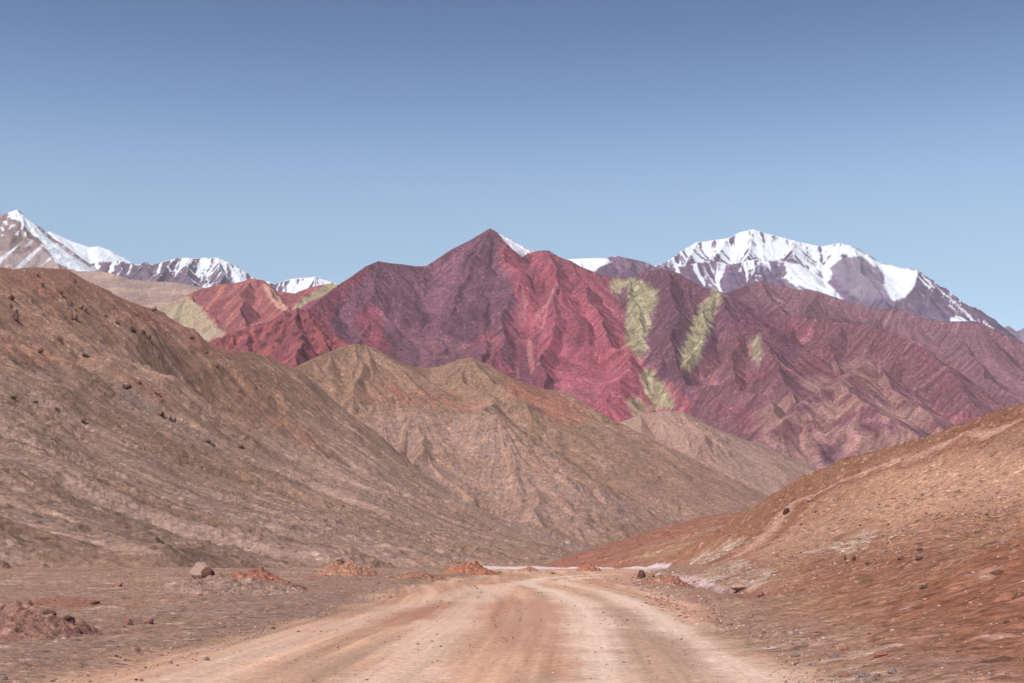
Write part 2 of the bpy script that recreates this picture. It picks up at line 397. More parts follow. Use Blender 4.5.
mountain('red_yellow_mountain', 130, 380, rows((5200, 6600, 7), (6600, 7600, 90)),
  [dict(p=[(130, 330, 6300), (160, 308, 6300), (186, 295, 6400), (203, 288, 6500), (222, 284, 6500), (243, 281, 6500), (250, 278, 6500), (264, 280, 6500), (278, 291, 6500), (295, 293, 6500), (310, 287, 6500), (330, 283, 6500), (342, 285, 6500), (380, 290, 6500)], s=.68),
   dict(p=[(190, 294, 6400), (208, 312, 6150), (222, 332, 5950), (230, 345, 5800)], s=.75),
   dict(p=[(250, 279, 6500), (240, 300, 6200), (250, 325, 5900)], s=.75),
   dict(p=[(264, 281, 6500), (280, 302, 6200), (290, 318, 6000)], s=.75),
   dict(p=[(330, 283, 6500), (305, 296, 6300), (285, 314, 6100)], s=.75)],
  crag=(12, 70), gully=((34, 240), (16, 90), (7, 34)), gfade=70, mat=m_far, seed=57, base=200, colour=col_ry)

# --- the great red mountain
GREENS = [
 [(610, 282), (632, 276), (658, 290), (656, 300), (648, 330), (646, 350), (640, 358), (628, 345), (624, 325), (626, 300), (612, 290)],
 [(716, 288), (722, 294), (716, 312), (706, 335), (698, 360), (690, 373), (680, 368), (682, 350), (690, 330), (700, 308), (710, 296)],
 [(641, 372), (652, 368), (662, 380), (674, 400), (672, 410), (655, 408), (645, 395)],
 [(628, 400), (640, 396), (648, 405), (652, 416), (632, 420)],
 [(750, 340), (760, 332), (764, 352), (758, 366), (750, 356)]]
def col_main(g): return np.minimum(_main(g) * (1 + .45 * noise2(g['T'] / 22., g['D'] / 420., 90) + .35 * fbm(g['T'] / 9., g['D'] / 160., 2, 91))[..., None] * np.array([.88, .81, .86]), .88)  # downslope streaks put fine relief shading into the colour
def _main(g):
    U, V = g['U'], g['V']; X, Y, H, T, D = g['X'], g['Y'], g['H'], g['T'], g['D']
    n = fbm(X / 120, (Y + H) / 120, 5, 29); n2 = fbm(X / 40, (Y + H) / 40, 4, 129)
    st = fbm(T / 55. + .4 * n, D / 700., 4, 12)
    # rock beds dip steeply: bands across the face
    bed = fbm((X + .45 * H + 90 * n) / 85., (H + Y * .3) / 1400., 4, 66)
    col = A(118, 84, 92) * (1 + .22 * n[..., None] + .25 * n2[..., None] + .35 * st[..., None])
    w = 7 * n + 4 * st
    def m(poly, f=3.): return sstep(-f, f, poly_sd(U, V, poly) + w)
    red = m([(498, 236), (545, 250), (580, 262), (612, 280), (625, 330), (645, 365), (690, 400), (700, 440), (560, 440), (480, 400), (455, 372), (470, 345), (505, 320), (520, 300), (505, 270)], 5)
    col = mix(col, A(152, 88, 94) * (1 + .2 * n2[..., None]), red * (.75 + .25 * sstep(-.2, .1, n)))
    col = mix(col, A(166, 96, 100), red * sstep(.0, .3, bed + .4 * st) * .8)
    col = mix(col, A(170, 118, 114), red * sstep(.12, .36, st + .4 * n2) * .5)
    col = mix(col, A(114, 78, 86), red * sstep(.0, .3, -bed + .4 * n2) * .85)
    lr = m([(345, 272), (372, 268), (345, 300), (330, 325), (345, 348), (380, 360), (395, 350), (380, 330), (365, 345), (340, 350), (290, 330), (305, 305)], 4)
    col = mix(col, A(142, 82, 88), .8 * lr)
    lr2 = m([(370, 302), (380, 308), (384, 330), (378, 352), (362, 345), (355, 320)], 3)
    col = mix(col, A(150, 82, 88), .6 * lr2)
    rt = m([(690, 375), (740, 330), (800, 315), (890, 330), (920, 345), (1010, 380), (1010, 420), (900, 440), (700, 460)], 6)
    col = mix(col, A(126, 90, 92), rt)
    col = mix(col, A(140, 86, 88), rt * sstep(.0, .3, fbm(X / 260, H / 200, 4, 71)) * .6)
    hum = m([(636, 272), (665, 266), (700, 285), (712, 292), (704, 315), (690, 340), (685, 370), (690, 385), (660, 372), (648, 350), (652, 320), (660, 292)], 3)
    col = mix(col, A(108, 78, 84) * (1 + .2 * n2[..., None] + .2 * st[..., None]), hum)
    hum2 = m([(735, 318), (760, 312), (790, 330), (800, 350), (785, 362), (760, 350), (740, 335)], 4)
    col = mix(col, A(114, 76, 86), hum2 * .8)
    pk = sstep(.2, .42, st + .3 * n2) * sstep(320, 345, V)
    col = mix(col, A(176, 128, 118), .35 * pk)
    rk = sstep(.22, .4, fbm(X / 16, (Y + H) / 16, 3, 700) + .35 * n2)
    col = mix(col, A(84, 58, 66), .7 * rk * sstep(-.15, .2, n))
    lt = sstep(.24, .42, fbm(X / 14, (Y + H) / 22, 3, 701) + .3 * st)
    col = mix(col, A(168, 132, 134), .45 * lt)
    for k, p in enumerate(GREENS):
        gm = sstep(-4, 3.5, poly_sd(U, V, p) - .4 + 2.2 * n + 3.0 * n2 + 5.0 * fbm((X + .25 * H) / 12., H / 320., 3, 907))
        if k == 0: gm = gm * (1 - .9 * sstep(-1.5, 1.5, poly_sd(U, V, [(622, 288), (628, 286), (626, 318), (620, 330), (616, 318)]) + .2 * w))
        vs_ = .7 * fbm((X + .25 * H) / 8., H / 240., 4, 906) + .5 * n2; gc = A(166, 168, 122) * (1 + .25 * n2[..., None] + .5 * vs_[..., None]); gc = mix(gc, A(198, 192, 156), sstep(.05, .35, vs_) * .7); gc = mix(gc, A(150, 116, 112), sstep(.12, .4, -vs_) * .6)
        col = mix(col, gc, gm * (.86 if k in (0, 1, 2) else .6))
    for p in ([(556, 288), (550, 300), (543, 330), (540, 336), (546, 305), (552, 288)], [(528, 338), (531, 340), (535, 370), (530, 376), (527, 352)], [(515, 367), (519, 367), (520, 380), (516, 378)]):
        col = mix(col, A(180, 130, 118), .7 * sstep(-1, 1, poly_sd(U, V, p) + .2 * w))
    # tan scree aprons, lower right
    tan = m([(740, 440), (760, 402), (800, 390), (830, 368), (862, 352), (885, 378), (940, 415), (990, 440), (860, 490), (740, 490)], 9)
    col = mix(col, A(158, 126, 112), .95 * tan * sstep(-.35, .25, n + .4 * st))
    back = m([(740, 300), (760, 276), (860, 300), (940, 316), (1010, 330), (1200, 380), (1200, 440), (1010, 410), (920, 345), (880, 326), (800, 312)], 4)
    col = mix(col, A(136, 106, 108), .85 * back)
    # snow lying in the gully below the summit
    s = np.maximum(poly_sd(U, V, [(497, 231), (503, 234), (520, 244), (531, 252), (522, 257), (512, 249), (504, 241)]), 0.9 - line_d(U, V, [(500, 234), (534, 251)]))
    s = np.minimum(s, 7 * 1.0)
    rockbar = sstep(-.4, .4, 0.8 - line_d(U, V, [(506, 236), (528, 248)]))
    return mix(col, SNOW, sstep(-.3, .5, s + .6 * n2) * (1 - .8 * rockbar))
mountain('red_mountain', 240, 1180, rows((3600, 6500, 5.5), (6500, 7800, 100)),
  [dict(p=[(240, 352, 4800), (280, 330, 4900), (305, 311, 5000), (322, 297, 5150), (338, 285, 5300), (352, 276, 5400), (366, 266, 5500), (378, 261, 5600), (390, 263, 5650), (402, 264, 5700), (415, 266, 5750), (426, 266, 5800),
           (440, 257, 5850), (452, 249, 5900), (470, 240, 5950), (480, 234, 5980), (490, 228, 6000), (499, 233, 6000), (510, 239, 5980), (524, 247, 5950), (534, 251, 5900), (543, 250, 5850),
           (548, 250, 5820), (560, 257, 5800), (570, 260, 5780), (582, 267, 5750), (597, 273, 5750), (612, 277, 5760), (624, 277, 5770), (634, 277, 5780), (645, 271, 5750), (662, 269, 5700), (676, 272, 5650), (690, 280, 5600), (704, 288, 5550), (716, 289, 5500),
           (730, 296, 5480), (745, 307, 5450)], s=.7, L=2600),
   # back right ridge
   dict(c=1, p=[(716, 296, 6000), (735, 290, 6200), (760, 280, 6300), (775, 285, 6300), (796, 289, 6250), (818, 291, 6200), (838, 298, 6150), (859, 305, 6100), (880, 309, 6050), (897, 309, 6000), (915, 315, 5950), (936, 321, 5900), (955, 321, 5850), (977, 321, 5800), (1000, 332, 5750), (1024, 343, 5700), (1080, 362, 5600), (1180, 390, 5400)], s=.66, L=2600),
   # spurs
   dict(p=[(378, 261, 5600), (372, 290, 5350), (362, 320, 5100), (352, 350, 4850)], s=.72),
   dict(p=[(426, 266, 5800), (412, 300, 5450), (396, 335, 5150), (400, 375, 4800)], s=.75),
   dict(p=[(490, 228, 6000), (478, 262, 5700), (455, 300, 5400), (440, 335, 5150), (432, 372, 4850)], s=.75),
   dict(p=[(505, 242, 5900), (515, 280, 5500), (508, 315, 5250), (500, 350, 4950), (490, 385, 4700)], s=.78),
   dict(p=[(548, 250, 5820), (560, 285, 5450), (548, 320, 5200), (540, 360, 4900), (545, 395, 4600)], s=.76),
   dict(p=[(570, 260, 5780), (590, 300, 5400), (610, 335, 5100), (628, 365, 4850), (610, 400, 4600)], s=.78),
   dict(p=[(628, 277, 5770), (636, 305, 5450), (640, 335, 5200)], s=.8),
   dict(p=[(668, 269, 5680), (676, 300, 5350), (670, 335, 5050), (684, 368, 4800), (690, 385, 4650)], s=.74),
   dict(p=[(716, 289, 5500), (706, 318, 5250), (694, 350, 4980), (690, 372, 4800)], s=.8),
   dict(p=[(716, 289, 5500), (738, 318, 5200), (764, 345, 4950), (790, 378, 4700), (806, 410, 4450)], s=.76),
   dict(p=[(738, 318, 5200), (728, 350, 4950), (740, 385, 4700), (745, 410, 4500)], s=.8),
   dict(p=[(690, 385, 4600), (730, 385, 4450), (760, 395, 4300), (780, 420, 4100)], s=.7),
   dict(p=[(760, 280, 6300), (780, 315, 5900), (834, 321, 5700), (881, 329, 5500), (914, 340, 5300), (950, 372, 5000), (985, 405, 4700)], s=.72),
   dict(p=[(834, 321, 5700), (826, 345, 5450), (845, 370, 5200)], s=.78),
   dict(p=[(818, 291, 6200), (800, 318, 5850), (790, 340, 5600)], s=.78),
   dict(p=[(936, 321, 5900), (965, 350, 5500), (1000, 385, 5100), (1020, 405, 4900)], s=.74),
   dict(p=[(1024, 343, 5700), (1050, 380, 5300), (1070, 410, 5000)], s=.74),
   dict(p=[(864, 356, 5000), (845, 375, 4700), (832, 390, 4500), (815, 415, 4300), (805, 440, 4100)], s=.66),
   dict(p=[(864, 356, 5000), (885, 375, 4800), (910, 402, 4600), (935, 430, 4400)], s=.66),
   dict(p=[(838, 382, 4200), (860, 400, 4050), (895, 425, 3900), (930, 445, 3800)], s=.6),
   dict(p=[(905, 398, 4500), (925, 415, 4400), (950, 438, 4250)], s=.6),
   dict(p=[(838, 382, 4200), (800, 405, 4100), (770, 425, 3950), (740, 445, 3850)], s=.6)],
  crag=(5, 34), gully=((27, 270), (14, 95), (9, 42), (5, 18)), gfade=80, mat=m_far, seed=17, base=-20, colour=col_main)

# --- small red peak
def col_rp(g):
    n = fbm(g['X'] / 60, (g['Y'] + g['H']) / 60, 5, 39); st = fbm(g['T'] / 30., g['D'] / 350., 4, 12)
    col = A(128, 76, 78) * (1 + .3 * n[..., None] + .3 * st[..., None]); col = mix(col, A(158, 92, 88), sstep(.0, .35, st))
    dk = fbm(g['X'] / 13, (g['Y'] * .4 + g['H']) / 24, 3, 910)
    return mix(col, A(70, 44, 50), .75 * sstep(.12, .32, dk) * sstep(0, 8, poly_sd(g['U'], g['V'], [(205, 335), (300, 300), (345, 345), (330, 372), (280, 372), (240, 360)])))
m_mid = terrain_mat('bare_slope', fine=2.4, amt=0.30, bump=0.6, bump_d=1.4, streak=0.05, spots=.25, detail=2.5)
mountain('small_red_peak', 170, 430, rows((2700, 3600, 4), (3600, 4200, 60)),
  [dict(p=[(170, 352, 3350), (205, 345, 3400), (218, 339, 3400), (232, 333, 3420), (246, 329, 3440), (268, 321, 3460), (285, 313, 3480), (297, 308, 3500), (304, 310, 3500), (310, 318, 3500), (318, 323, 3480), (330, 334, 3450), (345, 343, 3400), (380, 372, 3300), (430, 400, 3200)], s=.72),
   dict(p=[(297, 308, 3500), (296, 335, 3320), (300, 360, 3150)], s=.85),
   dict(p=[(310, 318, 3500), (322, 345, 3320), (330, 360, 3220)], s=.85),
   dict(p=[(246, 329, 3440), (250, 350, 3280), (262, 365, 3150)], s=.8)],
  crag=(15, 42), gully=((20, 130), (11, 50), (5, 20)), gfade=40, mat=m_mid, seed=97, base=60, colour=col_rp)

# --- olive and tan hills across the middle
def col_mid(g): return _mid(g) * np.array([.92, .86, .80])
def _mid(g):
    U, V = g['U'], g['V']; X, Y, H, T, D = g['X'], g['Y'], g['H'], g['T'], g['D']
    n = fbm(X / 55, (Y + H) / 55, 5, 29); n2 = fbm(X / 15, (Y + H) / 15, 4, 229); st = fbm(T / 14. + .5 * n, D / 160., 4, 12)
    col = A(148, 124, 104) * (1 + .16 * n[..., None] + .2 * n2[..., None])
    w = 20 * n + 6 * st
    def m(poly, f=4.): return sstep(-f, f, poly_sd(U, V, poly) + w)
    grey = m([(325, 425), (345, 414), (400, 414), (440, 410), (500, 414), (530, 440), (600, 470), (700, 520), (560, 540), (470, 508), (400, 485), (330, 455)], 12.)
    grey = np.clip(grey * (.55 + 1.6 * fbm(X / 40, (Y + H) / 60, 3, 915) + .3), 0, 1)
    col = mix(col, A(154, 132, 120), grey)
    col = mix(col, A(178, 148, 128), (.25 + .55 * grey) * sstep(.0, .3, st + .5 * n2))
    crum = fbm(X / 9, (Y + H) / 9, 4, 905); col = mix(col, A(182, 152, 134), .6 * sstep(.12, .4, crum + .4 * n)); col = mix(col, A(110, 88, 78), .6 * sstep(.22, .45, -crum))
    red = m([(370, 378), (410, 378), (440, 388), (484, 402), (478, 412), (440, 410), (395, 405), (360, 400)])
    col = mix(col, A(164, 116, 98), .65 * red * sstep(-.3, .3, n2 + st))
    red2 = m([(280, 420), (318, 425), (330, 450), (322, 455), (300, 440)])
    col = mix(col, A(172, 118, 92), .8 * red2)
    pinkr = m([(500, 372), (540, 385), (590, 410), (560, 425), (530, 410), (505, 392)])
    col = mix(col, A(168, 118, 102), .7 * pinkr)
    band = m([(560, 450), (600, 470), (660, 505), (665, 520), (600, 485), (565, 462)])
    col = mix(col, A(146, 118, 96), .7 * band)
    top = m([(300, 365), (350, 342), (380, 350), (440, 368), (470, 356), (480, 375), (430, 385), (370, 372), (320, 380)])
    col = mix(col, A(150, 124, 106), .7 * top)
    right = sstep(590, 680, U + w)
    col = mix(col, A(158, 130, 114), .6 * right)
    return col
mountain('middle_hills', 180, 830, rows((980, 1120, 4), (1120, 1900, 2.2), (1900, 2300, 6), (2300, 2700, 50)),
  [dict(p=[(180, 372, 1380), (240, 368, 1400), (280, 368, 1480), (296, 367, 1500), (312, 359, 1530), (330, 352, 1560), (343, 346, 1590), (355, 344, 1600), (366, 345, 1610), (378, 350, 1620), (400, 362, 1650), (415, 367, 1680), (430, 368, 1700), (445, 364, 1700), (458, 359, 1700), (470, 357, 1700), (480, 361, 1710), (490, 365, 1720),
           (515, 379, 1750), (537, 387, 1780), (556, 391, 1800), (572, 395, 1800), (583, 404, 1830), (594, 412, 1850), (610, 419, 1880), (625, 425, 1900), (645, 436, 1950), (667, 447, 2000), (700, 464, 2060), (725, 477, 2100), (752, 500, 2200), (800, 535, 2300)], s=.55, L=700),
   dict(c=1, p=[(300, 398, 1330), (325, 408, 1370), (340, 413, 1390), (360, 414, 1400), (385, 410, 1410), (415, 406, 1420), (440, 411, 1430), (462, 414, 1430), (480, 412, 1420), (498, 414, 1410), (525, 435, 1390), (560, 458, 1400), (610, 490, 1440), (650, 520, 1500), (680, 545, 1550)], s=.62, L=500),
   dict(p=[(355, 344, 1600), (362, 366, 1520), (350, 388, 1450), (342, 412, 1390)], s=.6, L=600, o=7),
   dict(p=[(470, 357, 1700), (462, 375, 1620), (486, 396, 1520), (484, 412, 1420)], s=.6, L=600, o=7),
   dict(p=[(342, 414, 1385), (334, 432, 1300), (352, 458, 1210), (400, 484, 1140), (470, 512, 1120)], s=.5, L=500, o=2),
   dict(p=[(415, 407, 1420), (425, 440, 1330), (412, 465, 1260), (440, 495, 1190)], s=.55, L=500, o=6),
   dict(p=[(525, 436, 1390), (520, 462, 1320), (540, 490, 1260), (545, 520, 1200)], s=.55, L=500, o=6),
   dict(p=[(470, 357, 1700), (510, 395, 1600), (540, 420, 1560), (562, 446, 1530), (600, 474, 1540), (640, 500, 1600), (672, 530, 1650)], s=.6, L=600),
   dict(p=[(572, 395, 1800), (590, 430, 1720), (640, 465, 1740), (690, 500, 1800), (720, 520, 1850)], s=.6, L=600)],
  crag=(2.5, 16), gully=((8, 85), (3.6, 32), (1.8, 12), (1.0, 5.5)), gfade=26, mat=m_mid, seed=123, base=-40, colour=col_mid)
def col_mid2(g): return _mid2(g) * np.array([1.03, 1.09, 1.05])
def _mid2(g):
    n = fbm(g['X'] / 70, (g['Y'] + g['H']) / 70, 5, 29); st = fbm(g['T'] / 18., g['D'] / 200., 4, 12)
    col = A(156, 122, 108) * (1 + .18 * n[..., None]); col = mix(col, A(172, 142, 124), .6 * sstep(0, .35, st))
    return mix(col, A(154, 124, 110), sstep(700, 740, g['U'] + 20 * n))
mountain('middle_hill_right', 560, 1000, rows((1950, 2750, 3), (2750, 3200, 50)),
  [dict(p=[(560, 450, 2250), (605, 428, 2300), (625, 420, 2300), (640, 414, 2300), (660, 411, 2300), (682, 411, 2320), (696, 418, 2350), (712, 427, 2400), (740, 438, 2450), (768, 447, 2500), (790, 458, 2550), (815, 468, 2600), (860, 490, 2700), (930, 520, 2700), (1000, 545, 2700)], s=.55, L=800),
   dict(p=[(682, 411, 2320), (700, 440, 2200), (740, 470, 2150), (780, 500, 2150)], s=.6, L=800),
   dict(p=[(740, 438, 2450), (765, 465, 2350), (800, 485, 2300)], s=.6, L=800),
   dict(p=[(640, 414, 2300), (640, 440, 2180), (660, 460, 2100)], s=.6, L=800)],
  crag=(5, 30), gully=((14, 110), (7, 40), (3, 14)), gfade=36, mat=m_mid, seed=133, base=-40, colour=col_mid2)

# --- the long hillside on the left
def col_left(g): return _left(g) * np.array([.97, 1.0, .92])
def _left(g):
    return _left0(g) * (1 + .16 * sstep(230, 340, g['U']) + .16 * sstep(400, 330, g['V']) - .07 * sstep(480, 530, g['V']))[..., None]  # colour lightened toward right flank against its shade; top lighter, foot darker
def _left0(g):
    U, V = g['U'], g['V']; X, Y, H, T, D = g['X'], g['Y'], g['H'], g['T'], g['D']
    n = fbm(X / 30, (Y * .5 + H) / 30, 5, 29); n2 = fbm(X / 6, (Y + H) / 8, 4, 229)
    st = fbm(T / 8. + .25 * n, D / 260., 5, 12, .62); st2 = fbm(T / 30. + .35 * n, D / 500., 3, 112)
    col = A(146, 118, 102) * (1 + .12 * n[..., None])
    col = mix(col, A(140, 112, 94), .7 * sstep(-.05, .2, st2))
    col = mix(col, A(148, 124, 114), .6 * sstep(.05, .35, -st2))
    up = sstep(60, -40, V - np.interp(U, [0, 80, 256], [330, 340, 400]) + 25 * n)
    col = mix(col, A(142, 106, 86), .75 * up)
    col = mix(col, A(174, 144, 128), .65 * sstep(.10, .34, st + .2 * n2))
    col = mix(col, A(118, 94, 80), .6 * sstep(.12, .36, -st + .2 * n2))
    w = 9 * n + 5 * st
    def m(poly, f=4.): return sstep(-f, f, poly_sd(U, V, poly) + w)
    for p, c, a in (([(90, 283), (170, 318), (240, 352), (230, 360), (170, 340), (120, 315)], (148, 100, 88), .6),
                    ([(0, 330), (40, 345), (70, 362), (40, 368), (0, 350)], (160, 112, 94), .45),
                    ([(110, 368), (150, 385), (180, 400), (170, 404), (130, 388)], (166, 116, 100), .4),
                    ([(180, 355), (256, 385), (256, 440), (220, 420), (185, 385)], (150, 114, 94), .5),
                    ([(0, 268), (66, 268), (100, 290), (60, 300), (0, 285)], (144, 100, 86), .5),
                    ([(255, 410), (300, 425), (328, 452), (300, 445)], (164, 116, 98), .5),
                    ([(120, 385), (160, 410), (215, 440), (256, 470), (200, 450), (130, 410)], (146, 124, 114), .4)):
        col = mix(col, A(*c), a * m(p))
    thin = noise2(T / 3.2 + .5 * n, D / 55., 901) + .5 * noise2(T / 1.5 + .4 * n, D / 25., 902)
    col = mix(col, A(182, 150, 132), .55 * sstep(.32, .62, thin) * sstep(-.2, .2, fbm(X / 40, Y / 60, 3, 903)))
    col = mix(col, A(112, 88, 76), .5 * sstep(.4, .7, -thin))
    dots = fbm(X / 2.2, (Y * .6 + H) / 2.2, 3, 904)
    col = mix(col, A(100, 78, 70), .55 * sstep(.32, .47, dots)); col = mix(col, A(184, 158, 140), .4 * sstep(.30, .46, -dots))
    pale = sstep(.42, .62, fbm(U / 16 + V / 50, V / 5, 4, 511) + .3 * n2) * sstep(480, 520, V)
    col = mix(col, A(186, 160, 142), .8 * pale)
    lo = sstep(545, 575, V + 8 * n)
    return mix(col, A(160, 128, 108), .5 * lo)
m_left = terrain_mat('stony_slope', fine=.9, amt=0.30, bump=0.6, bump_d=.6, spots=.35, streak=0.05, detail=3)
CREST = [at(*p) for p in [(-1400, 180, 160), (-700, 150, 250), (-500, 200, 340), (-300, 235, 450), (-100, 256, 600), (-40, 262, 680), (0, 266, 720), (14, 268, 735), (30, 266, 750), (50, 267, 770), (66, 268, 790), (76, 274, 800), (90, 283, 820),
   (108, 291, 850), (130, 300, 890), (155, 309, 930), (180, 325, 980), (203, 339, 1020), (225, 349, 1060), (256, 353, 1120), (280, 361, 1170), (296, 368, 1200), (318, 385, 1250), (340, 405, 1310), (365, 434, 1380), (395, 470, 1460)]]
CRX = ([p[1] for p in CREST], [p[0] for p in CREST]); CRZ = ([p[1] for p in CREST], [p[2] for p in CREST])
SPUR = [at(*p) for p in [(60, 330, 690), (120, 372, 690), (165, 400, 690), (212, 416, 690), (256, 428, 690), (331, 455, 700), (376, 476, 710), (418, 494, 720), (468, 510, 735), (510, 530, 755), (550, 552, 770)]]
def left_surface(X, Y):
    cx = np.interp(Y, *CRX); cz = np.interp(Y, *CRZ)
    foot = np.interp(Y, [60, 100, 140, 250, 350, 500, 700, 800, 1000, 1300], [-60, -46, -42, -40, -32, -12, 26, 45, 55, 50])
    wob = 14 * fbm(X / 90, Y / 90, 3, 600)
    f = (foot + wob * .4 - X) / (foot - cx)
    ff = np.clip(f, 0, 1); h = cz * (.30 * ff + .70 * ff ** 1.75)
    h = h * 1.0 + 9 * fbm(X / 140, Y / 140, 3, 601) * sstep(1.0, .8, f) * sstep(0, .3, f)
    h = np.where(f > 1, cz - .6 * (cx - X), h); h = np.where(f < 0, -9 + 9 * np.exp(f * 12) , h)
    ds = line_d(X + wob, Y, [p[:2] for p in SPUR])
    P = np.array(SPUR); sy = np.interp(X, P[:, 0], P[:, 1]); beh = Y - sy
    act = sstep(P[0, 0] - 10, P[0, 0] + 60, X) * sstep(60, 20, X)
    h = h + act * (5 * np.exp(-(ds / 30) ** 2) - 20 * sstep(0, 70, beh) * sstep(240, 110, beh) * sstep(1.0, .7, f))
    # rocky ribs running down from the skyline
    rib = np.maximum(0, ridged(X / 60, Y / 120, 3, 604)) * sstep(.35, .7, f) * sstep(1.02, .9, f)
    h = h + 5.5 * rib
    return h - .6 - 1.2 * sstep(.25, .0, f), Y + .25 * X + 8 * fbm(X / 50, Y / 50, 3, 602), (cx - X) * -1.0
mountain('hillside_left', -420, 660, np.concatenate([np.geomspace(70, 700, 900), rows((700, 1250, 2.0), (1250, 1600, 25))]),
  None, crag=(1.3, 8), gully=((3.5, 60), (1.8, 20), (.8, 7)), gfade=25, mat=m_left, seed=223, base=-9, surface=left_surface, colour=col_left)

# ------------------------------------------------------------------ the ground, the road, the slopes on the right
HILL = [  # surveyed points (bearing, height, distance) of the slope right of the road
 (768, 490, 190), (790, 480, 186), (812, 472, 180), (845, 462, 172), (878, 454, 165), (923, 437, 157), (968, 421, 150), (1024, 404, 140), (1100, 378, 130), (1250, 330, 115), (1500, 250, 95),
 (752, 516, 168), (735, 542, 140), (712, 562, 110), (697, 573, 88),
 (800, 510, 150), (850, 505, 135), (900, 490, 130), (960, 470, 122), (1024, 450, 112), (1200, 410, 90),
 (780, 545, 118), (830, 535, 105), (880, 525, 98), (940, 510, 92), (1024, 492, 84), (1200, 470, 68),
 (750, 570, 90), (800, 562, 80), (850, 556, 72), (900, 545, 66), (960, 534, 60), (1024, 522, 56), (1200, 510, 50),
 (1024, 541, 38), (990, 547, 37), (960, 567, 32), (935, 584, 29), (905, 603, 26), (1150, 500, 42), (1400, 450, 45),
 (1024, 600, 27), (980, 620, 24.5), (1024, 650, 20.5), (960, 650, 21.5), (1100, 620, 20), (1150, 700, 14), (1400, 600, 14), (1400, 800, 8.5), (2200, 900, 7)]
HILLP = [tuple(at(*p)) for p in HILL]
FOOT = [(690, 580), (735, 596), (780, 612), (830, 632), (870, 652), (900, 672), (960, 730), (1060, 850), (1400, 1200)]
for f in FOOT:
    g_ = gnd(*f); HILLP.append((g_[0], g_[1], 0.05)); HILLP.append((g_[0] - 3.0, g_[1] - .5, -1.1)); HILLP.append((g_[0] - 9.0, g_[1] - 1, -3.0))
for X_, Y_, Z_ in ((12, 120, -2), (8, 95, -1.6), (17, 150, -1.5), (24, 185, -1), (30, 215, 1), (45, 215, 3), (60, 195, 6), (75, 170, 10), (95, 150, 15), (100, 100, 24), (60, 60, 14), (60, 30, 14), (60, 0, 14), (12, 0, 1.8), (25, 5, 5), (7, 0, -.3),
                   (8, -30, 0), (40, -30, 8), (0, -30, -2.5), (-20, 0, -7), (-20, 60, -8), (-20, 120, -8), (-20, -30, -7), (5, 180, -6), (15, 240, -8), (60, 260, -8), (110, 230, -4), (150, 180, 15), (150, 60, 35), (150, -30, 35)):
    HILLP.append((X_, Y_, Z_))
HILLP = np.array(HILLP)
def _tps_fit(P, lam=120.0):
    n = len(P); d2 = (P[:, None, 0] - P[None, :, 0]) ** 2 + (P[:, None, 1] - P[None, :, 1]) ** 2
    Km = .5 * d2 * np.log(d2 + 1e-9); A_ = np.zeros((n + 3, n + 3)); A_[:n, :n] = Km + lam * np.eye(n)
    A_[:n, n] = 1; A_[:n, n + 1:] = P[:, :2]; A_[n, :n] = 1; A_[n + 1:, :n] = P[:, :2].T
    return np.linalg.solve(A_, np.concatenate([P[:, 2], [0, 0, 0]]))
HW = _tps_fit(HILLP)
def hill_surface(X, Y):
    H = HW[-3] + HW[-2] * X + HW[-1] * Y
    for w, p in zip(HW[:-3], HILLP):
        d2 = (X - p[0]) ** 2 + (Y - p[1]) ** 2; H = H + w * .5 * d2 * np.log(d2 + 1e-9)
    return H
CHAN = [gnd(*p) for p in ((655, 576), (690, 582), (722, 590), (752, 597), (785, 606))]
def ground_parts(X, Y):
    r = np.hypot(X, Y)
    base = -0.0001 * r - 3.0 * sstep(95, 260, Y) - 6 * sstep(200, 900, r) - 35 * sstep(900, 3500, r)
    road = road_dist(X, Y)
    off = sstep(4.0, 8.0, road)
    base = base + off * (0.28 * fbm(X / 9, Y / 9, 4, 5) + 0.10 * fbm(X / 1.6, Y / 1.6, 4, 6)) \
        + (1 - off) * 0.02 * fbm(X / 1.1, Y / 2.5, 3, 8)
    # low shoulder of graded spoil along the road, dry ditch on the right
    base = base + 0.16 * np.exp(-((road - 6.3) / 1.0) ** 2) * (.6 + .8 * fbm(X / 2.5, Y / 2.5, 3, 15)) * (Y > 3)
    Xw = X + 1.2 * fbm(X / 8, Y / 8, 3, 31); Yw = Y + 1.2 * fbm(X / 8 + 5, Y / 8, 3, 32)
    near = (X > -25) & (X < 160) & (Y > -35) & (Y < 280)
    H = np.full(X.shape, -9.0); xs, ys = X[near], Y[near]; H[near] = hill_surface(xs, ys)
    edge = sstep(-35, -15, Y) * sstep(280, 250, Y) * sstep(160, 140, X)
    H = np.where(near, H * edge - 9 * (1 - edge), H)
    T = Yw - .45 * Xw; D = Xw + .45 * Yw
    up = sstep(.2, 4, H - base)
    tw = T + 3 * fbm(X / 14, Y / 14, 3, 44)
    H = H + up * (.45 * sstep(0, 40, Y) * (np.abs(noise2(tw / 14., D / 60., 3)) - .25) + .55 * (np.abs(noise2(tw / 4.5, D / 18., 5)) - .25) + .2 * (np.abs(noise2(tw / 1.6, D / 7., 6)) - .25)) + up * 1.1 * fbm(X / 13, Y / 20, 4, 46)
    H = H + sstep(-.5, 1.5, H - base) * (.32 * ridged(X / 6, (Y + H) / 6, 5, 77, .55) - .1)
    chan = line_d(Xw, Yw, CHAN); base = base - .55 * np.exp(-(chan / .8) ** 2); H = H - .3 * np.exp(-(chan / .8) ** 2)
    d = H - base
    smooth = base + np.where(d > 1, d, np.where(d < -1, 0, (d + 1) ** 2 / 4))
    smooth = np.where(Y > 5, smooth, base + (smooth - base) * sstep(-30, 5, Y))
    return smooth, d, T, D, road
